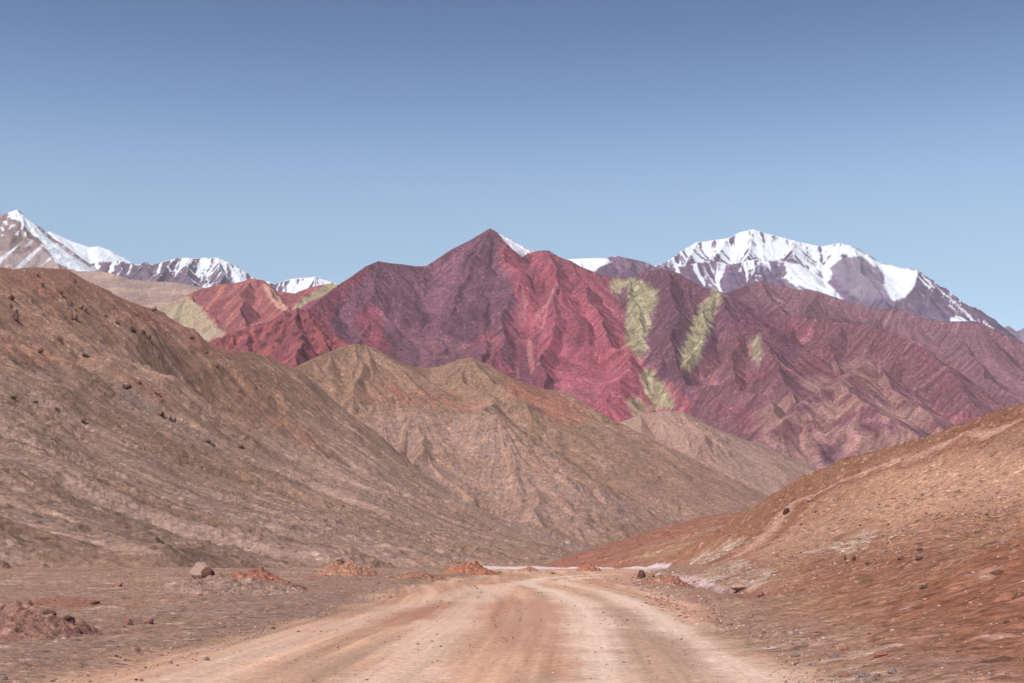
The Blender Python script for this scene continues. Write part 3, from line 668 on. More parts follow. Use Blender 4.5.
TR1 = [gnd(*p) for p in ((640, 800), (606, 683), (598, 645), (592, 618), (578, 603), (556, 592), (532, 585.5), (524, 582.5), (540, 578.5), (575, 575.5), (615, 574))]
TR2 = [gnd(*p) for p in ((860, 800), (758, 683), (722, 658), (690, 637), (655, 615), (625, 600), (600, 590.5), (570, 584.5), (560, 580.5), (590, 577))]
TR3 = [gnd(*p) for p in ((330, 800), (395, 683), (430, 640), (462, 610), (490, 593), (512, 583))]
TR4 = [gnd(*p) for p in ((-40, 800), (180, 683), (290, 640), (380, 613), (440, 597), (490, 585))]
ROAD_C = [(-3.5, -60), (-1.6, -10), (-1.0, 10), (-0.75, 18.5), (-0.5, 27), (-0.05, 46), (0.8, 66), (2.4, 84), (4.2, 97), (3.5, 112), (-3, 140), (-16, 175)]
def road_dist(X, Y): return line_d(X, Y, ROAD_C)

az_f = np.degrees(np.arctan((np.arange(-260, 1300, 1.25) - 512) / F))
az = np.concatenate([np.arange(-180, az_f[0] - .5, 2.5), az_f, np.arange(az_f[-1] + 1, 180.1, 2.5)])
rr = np.concatenate([[0.4], np.geomspace(1.2, 13, 24)[:-1], 1.8 * F / np.arange(200, 25, -.55) * .1 * 10, np.geomspace(103, 300, 190), np.geomspace(305, 15000, 60)])
rr = np.unique(rr)
Rg, Ag = np.meshgrid(rr, np.radians(az), indexing='ij')
X = Rg * np.sin(Ag); Y = Rg * np.cos(Ag)
H, dh, T, D, road = ground_parts(X, Y)
n = fbm(X / 5, Y / 5, 5, 29); n2 = fbm(X / .9, Y / .9, 4, 229); n3 = fbm(X / 22, Y / 22, 4, 230)
_lx = X - np.interp(Y, [p[1] for p in TR1[:8]][::1], [p[0] for p in TR1[:8]])
H = H + .03 * fbm(_lx / .42, Y / 22., 3, 912) * sstep(6, 4, road) * sstep(90, 60, Rg)
H = H + sstep(4.5, 7, road) * sstep(400, 200, Rg) * .05 * ridged(X / .7, Y / .7, 4, 71)
U, V = survey(X, np.maximum(Y, .5), H)
# plain beside the road
strk = fbm(X / 6., Y / 1.2 + .3 * n, 4, 91)
col = A(160, 126, 104) * (1 + .2 * n[..., None] + .3 * n2[..., None] + .25 * fbm(X / .3, Y / .5, 3, 777)[..., None])
col = mix(col, A(152, 124, 108), .5 * sstep(-.02, .3, n3 + .5 * n))
col = mix(col, A(176, 138, 112), .28 * sstep(.12, .4, strk))
gb = sstep(4.5, 6.5, road + n3 * 2) * sstep(12, 8.5, road + 3 * n3) * (X < 0); col = mix(col, A(150, 120, 102) * (1 + .3 * n2[..., None]), .65 * gb * sstep(-.3, .2, n + .3))
col = mix(col, A(150, 92, 70), .65 * sstep(.18, .45, fbm(X / 9 + 7, Y / 9, 4, 92)))
col = mix(col, A(196, 176, 160), .7 * sstep(.3, .5, fbm(X / 10, Y / 3, 4, 95) + .2 * n2))
# right hillside
hm = sstep(-.9, .5, dh + .5 * n)
hs_ = fbm(T / 2. + .5 * n + .3 * n3, D / 12., 5, 61); hs2 = fbm(T / 9. + .6 * n3, D / 30., 4, 62)
hc = A(172, 124, 98) * (1 + .2 * n[..., None] + .26 * n2[..., None] + .2 * fbm(X / .4, (Y + H) / .5, 3, 778)[..., None])
hc = mix(hc, A(166, 110, 86), .8 * sstep(-.1, .3, hs2)); hc = mix(hc, A(196, 152, 126), .4 * sstep(.1, .4, hs_ + .3 * n2))
def pm(poly, f=5., wv=None): return sstep(-f, f, poly_sd(U, V, poly) + (14 * n3 + 6 * hs_ if wv is None else wv))
hc = mix(hc, A(154, 100, 78) * (1 + .12 * n2[..., None]), .9 * pm([(1300, 520), (1024, 541), (993, 546), (943, 580), (900, 600), (870, 640), (920, 700), (1100, 760), (1300, 760)]))
hc = mix(hc, A(150, 98, 76) * (1 + .25 * n2[..., None]), .6 * pm([(800, 560), (850, 545), (920, 545), (960, 555), (930, 585), (850, 605), (800, 590)], 14))
hc = mix(hc, A(158, 106, 84), .8 * pm([(768, 488), (820, 468), (1024, 404), (1024, 418), (900, 455), (820, 490), (770, 520), (735, 548)], 14))
hc = mix(hc, A(200, 152, 126), .9 * pm([(830, 500), (940, 450), (1040, 430), (1040, 500), (940, 520), (830, 545), (760, 560), (770, 530)], 26))
wv = 3 * n3 + 6 * hs_ + 3 * n2
for p in ([(700, 572), (740, 560), (752, 565), (720, 582), (700, 580)], [(715, 590), (750, 572), (775, 570), (765, 584), (735, 596)],
          [(805, 552), (835, 545), (875, 532), (868, 545), (845, 553)], [(690, 560), (742, 536), (750, 540), (715, 566)]):
    hc = mix(hc, A(214, 186, 168), .85 * sstep(-1.5, 1.5, poly_sd(U, V, p) + wv) * sstep(-.15, .12, noise2(T / .55 + .5 * n, D / 9., 908) + .35 * n2 + .1))
hc = hc * np.array([.88, .96, .87]) * (1 - .22 * sstep(470, 440, V) - .13 * sstep(900, 850, U) * sstep(550, 530, V) + .03 * sstep(560, 585, V))[..., None]  # colour scaled by view position: crest and left nose darker, foot slightly lighter
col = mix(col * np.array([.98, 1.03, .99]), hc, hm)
col = mix(col, A(136, 94, 78), .7 * sstep(.9, .3, line_d(X + .4 * n, Y, CHAN)))  # shade of the undercut channel painted into the earth colour
scar = line_d(X, Y, [p[:2] for p in [at(*q) for q in ((735, 548, 128), (790, 505, 150), (850, 480, 150), (930, 450, 140), (1024, 424, 128))]])
col = mix(col, A(206, 166, 142), .6 * hm * sstep(1.6, .2, scar + 1.5 * n + .6 * n2)); col = mix(col, A(134, 88, 70), .6 * hm * sstep(1.5, .2, np.abs(scar - 2.2) + 1.6 * n + .8 * n2))
clodm = fbm(X / .9, (Y + H) / 1.3, 4, 921); col = mix(col, A(112, 74, 60), .55 * hm * sstep(.22, .42, clodm)); col = mix(col, A(210, 170, 148), .5 * hm * sstep(.25, .45, -clodm))
# salt crust by the bend
salt = np.zeros_like(n)
for p in ([(500, 569), (520, 565), (585, 563), (615, 566), (612, 570), (560, 571), (530, 573), (505, 572)], [(455, 566), (500, 563), (530, 566), (520, 570), (470, 570)],
          [(622, 568), (650, 563), (672, 564), (668, 568), (640, 571)], [(608, 583), (640, 587), (690, 600), (680, 603), (640, 594), (610, 588)],
          [(655, 573), (700, 577), (735, 590), (720, 592), (680, 583)]):
    salt = np.maximum(salt, sstep(-1, 1.2, poly_sd(U, V, p) + 3.0 * n2 + 3 * n))
col = mix(col, A(226, 206, 194), salt * np.where(V < 572.5, .92, .55) * sstep(-.45, .1, fbm(X / 1.2, Y / 3, 4, 911) + .3 * (V < 572.5)))
# road
rd = road + 1.6 * n3 + .9 * n
tex = fbm(X / .35, Y / 1.2, 4, 401); rc = A(202, 160, 130) * (1 + .08 * n[..., None] + .10 * n2[..., None] + .06 * tex[..., None])
lstr = fbm((X + .02 * Y) / 1.3, Y / 16, 4, 99)
LX = X - np.interp(Y, [p[1] for p in TR1[:8]][::1], [p[0] for p in TR1[:8]]); rut = fbm(LX / .42 + .15 * n, Y / 22., 3, 912)
rc = rc * (1 + .55 * rut[..., None]); rc = mix(rc, A(182, 132, 104), .6 * sstep(.0, .32, lstr + .6 * n3))
rc = mix(rc, A(176, 146, 124), .5 * sstep(.08, .34, fbm(X / 1.6 + 40, Y / 14, 4, 199)))
rc = mix(rc, A(190, 146, 120), .75 * sstep(-.6, .8, .9 - line_d(X, Y, [gnd(540, 600), gnd(545, 625), gnd(548, 650)]) + n))
rc = mix(rc, A(174, 124, 98), .75 * sstep(-.6, 1., 1.1 - line_d(X, Y, [gnd(430, 618), gnd(460, 603)]) + 1.5 * n))
rc = mix(rc, A(178, 148, 126), .7 * sstep(-.5, .5, .55 - line_d(X, Y, [gnd(700, 683), gnd(670, 655), gnd(640, 625), gnd(608, 603), gnd(590, 594)]) + .8 * n))
for tr, wd, a in ((TR1, .42, .8), (TR2, .38, .75), (TR3, .5, .5), (TR4, .5, .4)):
    d = line_d(X, Y, tr); rc = mix(rc, A(232, 202, 178), a * sstep(.45, -.35, d - wd + .55 * n + .35 * n2))
rc = rc * np.array([.96, .985, .94]); rm = sstep(5.8, 4.2, rd + .5 * n2) * (1 - hm)
ROADF = rm
col = mix(col, rc, rm)
# worn verge each side of it, streaked by old wheel marks
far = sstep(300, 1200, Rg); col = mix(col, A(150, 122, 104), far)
Vv = np.stack([X, Y, H], -1).reshape(-1, 3); fc = grid_faces(*X.shape)
isr = (rd.ravel()[fc].mean(1) < 5.0) & (Y.ravel()[fc].mean(1) < 150) & (dh.ravel()[fc].mean(1) < .2)
ish = (dh.ravel()[fc].mean(1) > 0.0) & ~isr
m_ground = terrain_mat('stony_ground', fine=.14, amt=.42, bump=.9, bump_d=.12, spots=.45, detail=4)
m_road = terrain_mat('packed_dirt', fine=.10, amt=.26, bump=.5, bump_d=.04, spots=.16, detail=4)
m_hill = terrain_mat('eroded_red_earth', fine=.26, amt=.42, bump=1.0, bump_d=.24, spots=.5, detail=4)
gc = col.reshape(-1, 3); fl = np.stack([T, D], -1).reshape(-1, 2)
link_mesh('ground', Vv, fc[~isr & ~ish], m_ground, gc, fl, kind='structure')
link_mesh('dirt_road', Vv, fc[isr], m_road, gc, fl, kind='structure')
link_mesh('hillside_right', Vv, fc[ish], m_hill, gc, fl, kind='structure')

# --- red and straw slope beyond the bend
def col_r2(g):
    U, V = g['U'], g['V']; n = fbm(g['X'] / 14, g['Y'] / 14, 5, 29); n2 = fbm(g['X'] / 3, g['Y'] / 5, 4, 31)
    st = fbm(g['T'] / 5., g['D'] / 70., 4, 12)
    col = A(148, 104, 84) * (1 + .12 * n[..., None] + .12 * n2[..., None])
    ye = sstep(-4, 6, V - np.interp(U, [560, 640, 700, 760], [572, 548, 530, 520]) + 5 * n + 4 * st) * sstep(605, 660, U + 20 * n)
    col = mix(col, A(168, 140, 104), .85 * ye * sstep(-.4, .1, st))
    return mix(col, A(152, 104, 84), .6 * sstep(556, 562, V + 6 * n))
BEND = [at(*p) for p in [(430, 640, 425), (500, 590, 425), (540, 566, 425), (560, 559, 425), (589, 550, 425), (615, 542, 425), (647, 532, 425), (675, 524, 425), (702, 517, 425), (730, 513, 425), (752, 511, 425), (800, 509, 425), (900, 515, 425)]]
def bend_surface(X, Y):
    z = np.interp(X, [p[0] for p in BEND], [p[2] for p in BEND])
    return np.where(Y < 425, z - .026 * (425 - Y), z - .2 * (Y - 425)), Y + .4 * X, np.abs(425 - Y)
mountain('slope_beyond_bend', 440, 900, rows((104, 460, 1.0), (460, 600, 12)), None,
  crag=(.5, 7), gully=((.8, 26), (.5, 9), (.25, 3)), gfade=20, mat=m_left, seed=323, base=-14, surface=bend_surface, colour=col_r2, step=1.25)

# ------------------------------------------------------------------ things lying about
rnd = random.Random(5)
def ground_z(x, y):
    x = np.atleast_1d(np.asarray(x, float)); y = np.atleast_1d(np.asarray(y, float))
    h, _, _, _, _ = ground_parts(x, y); return h
def drop(px, py, sink=0.0):
    """where the line of sight (px, py) meets the land"""
    up = (341.5 - py) / F; ri = (px - 512) / F
    ys = np.geomspace(9, 320, 900); t = ys / (cp - sp * up)
    xs = ri * t; zs = CAM_H + (sp + cp * up) * t; hz = ground_z(xs, ys)
    i = np.nonzero(hz >= zs)[0]
    i = i[0] if len(i) else int(np.argmin(np.abs(ys - 98)))
    return xs[i], ys[i], hz[i] - sink
bpy.context.view_layer.update()
HL = bpy.data.objects['hillside_left']
def on_left(px, py):
    p = at(px, py, 100.0); o_ = Vector((0, 0, CAM_H)); hit, loc, nn, _i = HL.ray_cast(o_, (Vector(p) - o_).normalized())
    return (loc.x, loc.y, loc.z) if hit else (0, 600, -60)
def ico(n):
    import bmesh
    bm = bmesh.new(); bmesh.ops.create_icosphere(bm, subdivisions=n, radius=1)
    V = np.array([v.co[:] for v in bm.verts]); Fc = np.array([[v.index for v in f.verts] for f in bm.faces]); bm.free(); return V, Fc
ICO3, ICO2, ICO1 = ico(4), ico(2), ico(1)
def rock_shape(seed, base=ICO3, size=(1, 1, 1), cuts=9, rough=.10):
    """a broken stone: a lump cut by fracture planes and pitted"""
    r = np.random.RandomState(seed); V = base[0].copy()
    V = V * (1 + .25 * fbm(V[:, 0] * 1.1 + seed, V[:, 1] * 1.1 + V[:, 2] * 1.7, 3, seed)[:, None])
    for i in range(cuts):
        nrm = r.normal(size=3); nrm[2] = abs(nrm[2]) * .8 if i % 2 else nrm[2]; nrm /= np.linalg.norm(nrm)
        d = r.uniform(.55, .85); over = V @ nrm - d; V = V - np.clip(over, 0, None)[:, None] * nrm
    V = V * (1 + rough * fbm(V[:, 0] * 5 + seed, V[:, 1] * 5 + V[:, 2] * 4, 4, seed + 3)[:, None])
    V = V / np.abs(V).max(0); V[:, 2] = np.maximum(V[:, 2], -.75)
    return V * np.array(size) * .5
def rock_mat(name, rgb, fine=.08, amt=.35):
    m = bpy.data.materials.new(name); m.use_nodes = True; n = m.node_tree.nodes; l = m.node_tree.links
    bs = n['Principled BSDF']; bs.inputs['Roughness'].default_value = .92; bs.inputs['Specular IOR Level'].default_value = .2
    tc = n.new('ShaderNodeTexCoord'); nz = n.new('ShaderNodeTexNoise'); nz.inputs['Scale'].default_value = 1 / fine; nz.inputs['Detail'].default_value = 6; nz.inputs['Roughness'].default_value = .7
    l.new(tc.outputs['Object'], nz.inputs['Vector']); cr = n.new('ShaderNodeValToRGB'); c = lin(rgb) / K
    e = cr.color_ramp.elements; e[0].position = .3; e[0].color = tuple(c * (1 - amt)) + (1,); e[1].position = .72; e[1].color = tuple(np.minimum(c * (1 + amt), .9)) + (1,)
    l.new(nz.outputs['Fac'], cr.inputs[0]); l.new(cr.outputs[0], bs.inputs['Base Color'])
    bp = n.new('ShaderNodeBump'); bp.inputs['Strength'].default_value = .7; bp.inputs['Distance'].default_value = fine * .5
    l.new(nz.outputs['Fac'], bp.inputs['Height']); l.new(bp.outputs[0], bs.inputs['Normal']); return m
M_ROCK = dict(tan=rock_mat('tan_stone', (176, 148, 128)), dark=rock_mat('dark_brown_stone', (104, 76, 66)), red=rock_mat('red_stone', (156, 112, 94)), grey=rock_mat('grey_stone', (152, 136, 124)), pale=rock_mat('pale_stone', (204, 180, 162)))
M_CRAG = dict(dark=rock_mat('shaded_crag_rock', (112, 88, 78), 1.5, .45), red=rock_mat('red_crag_rock', (118, 76, 66), 1.5, .4), tan=rock_mat('tan_crag_rock', (140, 112, 94), 1.5, .35))  # dark tone puts the crags' shade into the rock colour
def tagit(o, label, cat, group=None):
    o['label'] = label; o['category'] = cat
    if group: o['group'] = group
    return o
def put_rock(name, seed, loc, size, mat, label, cat, group=None, rz=0, cuts=9):
    V = rock_shape(seed, ICO3, size, cuts); o = link_mesh(name, V, ICO3[1], mat, smooth=False)
    o.location = (loc[0], loc[1], loc[2] + size[2] * .22); o.rotation_euler = (0, 0, rz); return tagit(o, label, cat, group)
def heap(name, px, py, w, dpt, hgt, rgb, label, seed, rubble=.5, skew=0.0, cat='dirt heap', rgb2=None, group=None):
    """bulldozed spoil: an uneven mound of clods whose foot is sunk in the ground"""
    x0, y0, _ = drop(px, py); nx = int(90 + w * 14); ny = 90
    u, v = np.meshgrid(np.linspace(-1.25, 1.25, nx), np.linspace(-1.25, 1.25, ny), indexing='xy')
    x = u * w / 2; y = v * dpt / 2
    rr_ = np.sqrt((u - 0) ** 2 + v ** 2) + .22 * fbm(x / w * 4 + seed, y / dpt * 3, 3, seed)
    prof = np.clip(1 - rr_, 0, 1); tilt = 1 + skew * u
    lump = .75 + .6 * fbm(x / .9 + seed, y / .9, 3, seed + 1)
    z = hgt * np.power(prof, .75) * 1.25 * tilt * lump
    clod = ridged(x / .42, y / .42, 4, seed + 2, .6); z = z + rubble * .16 * clod * sstep(0, .25, prof) + .03 * fbm(x / .08, y / .08, 2, seed)
    gz = ground_z((x + x0).ravel(), (y + y0).ravel()).reshape(x.shape)
    Z = np.where(prof > 0, gz + z, gz - .25) - .04 ; Z = Z - .3 * sstep(1.0, 1.2, rr_)
    c = A(*rgb) * (1 + .3 * fbm(x / .3, y / .3, 4, seed + 4)[..., None] + .25 * clod[..., None])
    c = mix(c, A(*(rgb2 or (182, 146, 124))), .8 * sstep(.2, .45, fbm(x / .5, y / .5, 4, seed + 8))) * np.array([.9, .93, .92])
    b0 = float(ground_z(x0, y0)[0])
    o = link_mesh(name, np.stack([x, y, Z - b0], -1).reshape(-1, 3), grid_faces(ny, nx), m_ground, c.reshape(-1, 3), np.zeros((nx * ny, 2)))
    o.location = (x0, y0, b0); return tagit(o, label, cat, group)
def top_of(o, fx, fy):
    """highest point of a heap near a fraction of its width and depth"""
    me = o.data; P = np.empty(len(me.vertices) * 3, dtype=np.float32); me.vertices.foreach_get('co', P); P = P.reshape(-1, 3)
    w = P[:, 0].max(), P[:, 1].max(); d = (P[:, 0] / w[0] - fx) ** 2 + (P[:, 1] / w[1] - fy) ** 2; i = int(np.argmin(d))
    return P[i] + np.array(o.location)
h1 = heap('rubble_heap', 232, 592, 6.2, 5.0, .46, (152, 124, 106), 'low grey brown rubble heap carrying the big tan boulder left of the road', 11, 1.0, -.25, 'rubble heap', (164, 134, 116))
h1b = heap('rubble_heap', 252, 581, 3.6, 3.0, .52, (158, 106, 86), 'low pile of red clods just right of the big tan boulder', 17, 1.3, .1, 'rubble heap', (136, 86, 68))
h2 = heap('rubble_heap', 348, 574, 4.4, 5.0, .78, (164, 120, 96), 'red and tan rubble heap with two stones on top, left of the smooth red mound', 12, 1.2, -.25, 'rubble heap', (182, 142, 120))
h3 = heap('dirt_mound', 469, 574, 3.9, 5.0, .68, (166, 112, 86), 'smooth red dirt mound with dark clods on its crest at the bend', 13, .5, .15, 'dirt mound', (168, 112, 88))
h4 = heap('dirt_mound', 588, 571, 1.9, 3.0, .50, (166, 112, 88), 'tiny pointed red dirt mound between the white salt crusts at the bend', 14, .5, 0, 'dirt mound')
h5 = heap('dirt_bank', 14, 636, 3.5, 4.6, .62, (150, 112, 94), 'red brown dirt bank with dark broken crest at the left edge of the picture', 15, .9, -.45, 'dirt bank', (178, 148, 128))
h6 = heap('dirt_mound', 528, 571, 1.5, 3.0, .25, (170, 118, 94), 'flat red mound amid the salt crust right of the smooth red dirt mound', 16, .7, 0, 'dirt mound')
h7 = heap('rubble_heap', 415, 578, 3.4, 2.4, .22, (156, 112, 90), 'flat strewn rubble between the two taller red mounds left of the bend', 18, 1.2, 0, 'rubble heap')
h8 = heap('rubble_heap', 668, 583, 2.6, 3.4, .30, (158, 112, 90), 'low rubble right of the bend at the foot of the brown block', 19, 1.2, 0, 'rubble heap', (190, 164, 146))
h9 = heap('rubble_heap', 284, 590, 2.0, 2.4, .25, (150, 112, 92), 'small brown rubble pile with a dark stone, between the red clods and the road', 20, 1.4, 0, 'rubble heap')
bx, by_, bz = drop(203, 583); bz += .30
put_rock('boulder', 4, (bx - .12, by_, bz), (1.15, .95, 1.0), M_ROCK['tan'], 'large tan boulder with dark shaded face standing above the rubble left of the road', 'boulder', rz=.4, cuts=12)
put_rock('boulder', 9, (bx + .34, by_ - .5, bz + .02), (.66, .5, .62), M_ROCK['dark'], 'dark block added as the shaded right face of the large tan boulder', 'boulder', rz=.2)  # dark block added in place of shade on the boulder's right face
t_ = top_of(h2, -.15, 0); put_rock('boulder', 21, (t_[0] - .15, t_[1], t_[2] - .05), (.5, .4, .38), M_ROCK['tan'], 'pale stone on top of the red and tan rubble heap, the left one', 'boulder')
t_ = top_of(h2, .0, -.1); put_rock('boulder', 22, (t_[0] + .1, t_[1], t_[2] - .05), (.42, .36, .34), M_ROCK['dark'], 'dark stone on top of the red and tan rubble heap, right of the pale stone', 'boulder')
x_, y_, z_ = drop(641, 578); put_rock('boulder', 31, (x_, y_, z_ + .02), (.5, .45, .62), M_ROCK['dark'], 'upright brown block standing alone at the right side of the road bend', 'boulder', rz=.3, cuts=7)
for k, (px, py, w, h, m, lab) in enumerate([
  (128, 625, .26, .20, 'red', 'red angular stone on the plain, left one of a pair beside the road'), (148, 625, .34, .20, 'red', 'wide red stone on the plain, right one of a pair beside the road'),
  (117, 587, .55, .22, 'red', 'flat red slab lying alone on the plain left of the big tan boulder'), (95, 605, .34, .14, 'dark', 'flat dark stone on the plain between the red bank and the red slab'),
  (276, 588, .30, .34, 'dark', 'dark pointed stone at the right end of the rubble, left of the road'), (553, 574, .3, .12, 'dark', 'low dark stone at the tip of the smooth red dirt mound'),
  (880, 658, .26, .13, 'red', 'dark red slab lying at the foot of the red slope, lower right'), (846, 651, .17, .10, 'red', 'small red slab at the foot of the red slope, left of the bigger slab'),
  (902, 560, .34, .16, 'dark', 'dark stone on the right slope under the pale streak, widest of its row'), (920, 552, .26, .18, 'dark', 'dark stone on the right slope, highest of the row'), (919, 560, .22, .15, 'dark', 'dark stone on the right slope just below the highest one'),
  (868, 566, .26, .16, 'dark', 'dark greenish stone on the right slope, lowest of the row'), (854, 562, .18, .32, 'dark', 'dark upright stone on the right slope, second from the left of the row'), (845, 561, .16, .3, 'dark', 'dark upright stone on the right slope, leftmost of the row'),
  (924, 590, .2, .14, 'dark', 'dark rough stone left of the near red slope'), (786, 515, .8, 1.1, 'dark', 'dark jagged rock on the nose of the right hillside'), (810, 502, .9, .5, 'tan', 'tan rock outcrop high on the nose of the right hillside'),
  (740, 592, .8, .35, 'tan', 'pale block fallen below the white streaked bank right of the road'), (760, 598, .6, .3, 'red', 'red block fallen below the white streaked bank, right of the pale block'),
  (30, 606, .25, .2, 'dark', 'dark clod on the crest of the red bank at the left edge'), (18, 634, .3, .22, 'red', 'red stone lying in front of the red bank at the left edge'), (500, 573, .4, .12, 'dark', 'thin dark stone by the right end of the smooth red mound')]):
    x_, y_, z_ = drop(px, py); put_rock('boulder' if w > .3 else 'stone', 50 + k, (x_, y_, z_ + h * .1), (w, w * .8, h), M_ROCK[m], lab, 'stone', rz=k * 1.3)
for k in range(7):
    t_ = top_of(h3, -.25 + k * .11, rnd.uniform(-.1, .1)); put_rock('clod', 90 + k, (t_[0], t_[1], t_[2] - .04), (rnd.uniform(.14, .3), .2, rnd.uniform(.12, .22)), M_ROCK['dark'], 'dark clod sitting along the crest of the smooth red dirt mound', 'clod', 'clods on the smooth red mound')
for k in range(9):
    t_ = top_of(h5, -.2 + k * .1, rnd.uniform(-.05, .2)); put_rock('clod', 190 + k, (t_[0], t_[1], t_[2] - .04), (rnd.uniform(.16, .34), .2, rnd.uniform(.12, .24)), M_ROCK['dark'], 'dark clod on the broken crest of the red bank at the left edge', 'clod', 'clods on the red bank')
# crags on the left hillside
CR = [(10, 297, 7, 7, 'dark', 'dark crag just under the left skyline, upper of the two by the left edge'), (17, 316, 9, 12, 'dark', 'tall dark crag group by the left edge, below the upper crag'), (11, 306, 4, 6, 'dark', 'narrow dark crag between the two large ones at the left edge'),
  (72, 304, 4, 6, 'dark', 'upper dark crag of a vertical pair under the left skyline'), (74, 317, 5, 8, 'dark', 'lower dark crag of a vertical pair under the left skyline'), (43, 285, 6, 5, 'dark', 'dark crag under the level part of the left skyline'), (37, 274, 4, 4, 'tan', 'small tan crag close beneath the level left skyline'),
  (75, 282, 3, 6, 'dark', 'dark notch shaped crag where the left skyline starts to fall'), (60, 292, 4, 4, 'red', 'small red crag on the upper left hillside above the dark pair'), (106, 315, 5, 4, 'tan', 'tan crag on the upper hillside right of the dark pair'), (84, 308, 8, 7, 'tan', 'broad tan crag beside the vertical dark pair'),
  (132, 328, 7, 9, 'dark', 'dark triangular crag halfway down the falling left skyline'), (143, 331, 4, 6, 'dark', 'small dark crag right of the triangular one'), (148, 338, 4, 5, 'red', 'red crag just below the triangular dark crag'), (117, 322, 4, 4, 'dark', 'small dark crag left of the triangular one'),
  (154, 309, 5, 8, 'dark', 'square dark rock pillar standing on the falling left skyline'), (60, 339, 4, 4, 'dark', 'lone dark rock in the middle of the upper left slope'), (86, 355, 6, 4, 'dark', 'wide dark rock below the lone one on the left slope'), (39, 351, 6, 4, 'red', 'red rock ledge on the left slope near the left edge'),
  (126, 386, 10, 6, 'dark', 'dark rock knot at the top of the rocky rib crossing the left slope'), (138, 382, 5, 4, 'red', 'red rock right above the dark knot of the rib'), (158, 393, 8, 5, 'tan', 'tan rocks on the rib, right of the dark knot'), (160, 413, 8, 8, 'tan', 'tan crag in the middle of the rib, largest there'), (173, 420, 7, 6, 'dark', 'dark crag touching the large tan crag of the rib'),
  (207, 441, 5, 4, 'dark', 'small dark rock on the lower rib, left of a wider one'), (214, 445, 6, 4, 'dark', 'wider dark rock on the lower rib of the left slope'), (240, 447, 6, 4, 'dark', 'last dark rock at the lower end of the rib'), (12, 397, 7, 4, 'dark', 'flat dark rock at the left edge, mid height of the slope'),
  (57, 409, 4, 3, 'dark', 'tiny dark rock on the bare slope below the left edge rocks'), (36, 402, 4, 4, 'dark', 'tiny dark rock between the flat rock and the bare slope'), (83, 421, 6, 4, 'dark', 'dark rock on the pale band crossing the left slope'), (205, 352, 5, 3, 'dark', 'dark rock on the skyline right of the pillar'), (216, 366, 5, 4, 'red', 'red rock on the reddish slope beneath the far left skyline'),
  (192, 338, 5, 3, 'red', 'small red rock on the skyline between pillar and dip')]
crag_cache = {}
for k, (px, py, w, h, m, lab) in enumerate(CR):
    x_, y_, z_ = on_left(px, py + h * .4); q = y_ / F
    n_ = 5 if w * h > 40 else 3; Vs = []; Fs = []; off = 0; r_ = np.random.RandomState(k)
    for j in range(n_):
        sw, sh = w * q * r_.uniform(.35, .6), h * q * r_.uniform(.5, 1.0)
        if w * h < 26 and j == 0: sw, sh = w * q * .8, h * q
        V = rock_shape(300 + k * 7 + j, ICO2, (sw, sw * .8, sh), 8, .15) + np.array([(r_.rand() - .5) * w * q * .7, (r_.rand() - .5) * w * q * .6, sh * .25 + (r_.rand() - .4) * h * q * .35])
        Vs.append(V); Fs.append(ICO2[1] + off); off += len(V)
    o = link_mesh('crag', np.concatenate(Vs), np.concatenate(Fs), M_CRAG[m], smooth=False); o.location = (x_, y_, z_ + h * q * .12); o.scale = (1.15, 1.15, 1.05)
    tagit(o, lab, 'crag', 'crags on the left hillside')
# loose stones one can count, and the gravel nobody could
SHAPES = []
for k in range(10):
    V = rock_shape(700 + k, ICO2, (1, .8, .62), 8, .12)
    SHAPES.append([None] * 5 + [V])
MATK = ['grey', 'red', 'pale', 'dark', 'tan']
protos = {}
def stone_copy(k, m, label, group, loc, sc, rz):
    key = (k, m)
    if key not in protos:
        me = link_mesh('stone', SHAPES[k][5], ICO2[1], M_ROCK[m], smooth=False); protos[key] = me
        o = me
    else:
        o = protos[key].copy(); C.objects.link(o)
    o.location = loc; o.scale = (sc, sc, sc); o.rotation_euler = (rnd.uniform(-.3, .3), rnd.uniform(-.3, .3), rz); tagit(o, label, 'stone', group)
ZONES = [([(0, 640), (0, 683), (140, 683), (330, 620), (300, 600), (60, 600)], 95, {'grey': .45, 'red': .2, 'pale': .2, 'dark': .15}, 'stone on the plain left of the road', 'stones on the plain left of the road', (.05, .16)),
         ([(175, 575), (285, 578), (300, 598), (170, 596)], 30, {'red': .5, 'tan': .3, 'dark': .2}, 'stone on rubble by the big boulder', 'stones around the big boulder', (.10, .26)),
         ([(320, 566), (375, 570), (480, 576), (440, 584), (310, 582)], 30, {'red': .5, 'tan': .3, 'dark': .2}, 'stone among the red heaps', 'stones among the red heaps', (.10, .28)),
         ([(640, 580), (700, 588), (800, 620), (900, 675), (880, 683), (830, 683), (700, 610)], 60, {'grey': .3, 'red': .25, 'pale': .35, 'tan': .1}, 'stone on the right verge', 'stones on the right verge', (.05, .20)),
         ([(800, 560), (860, 545), (1024, 545), (1024, 683), (930, 683), (860, 620)], 50, {'red': .4, 'dark': .2, 'pale': .25, 'tan': .15}, 'stone on the near red slope', 'stones on the near red slope', (.05, .15)),
         ([(800, 500), (1000, 440), (1024, 530), (850, 545)], 24, {'dark': .5, 'tan': .5}, 'stone high on the right hillside', 'stones on the upper right hillside', (.15, .4))]
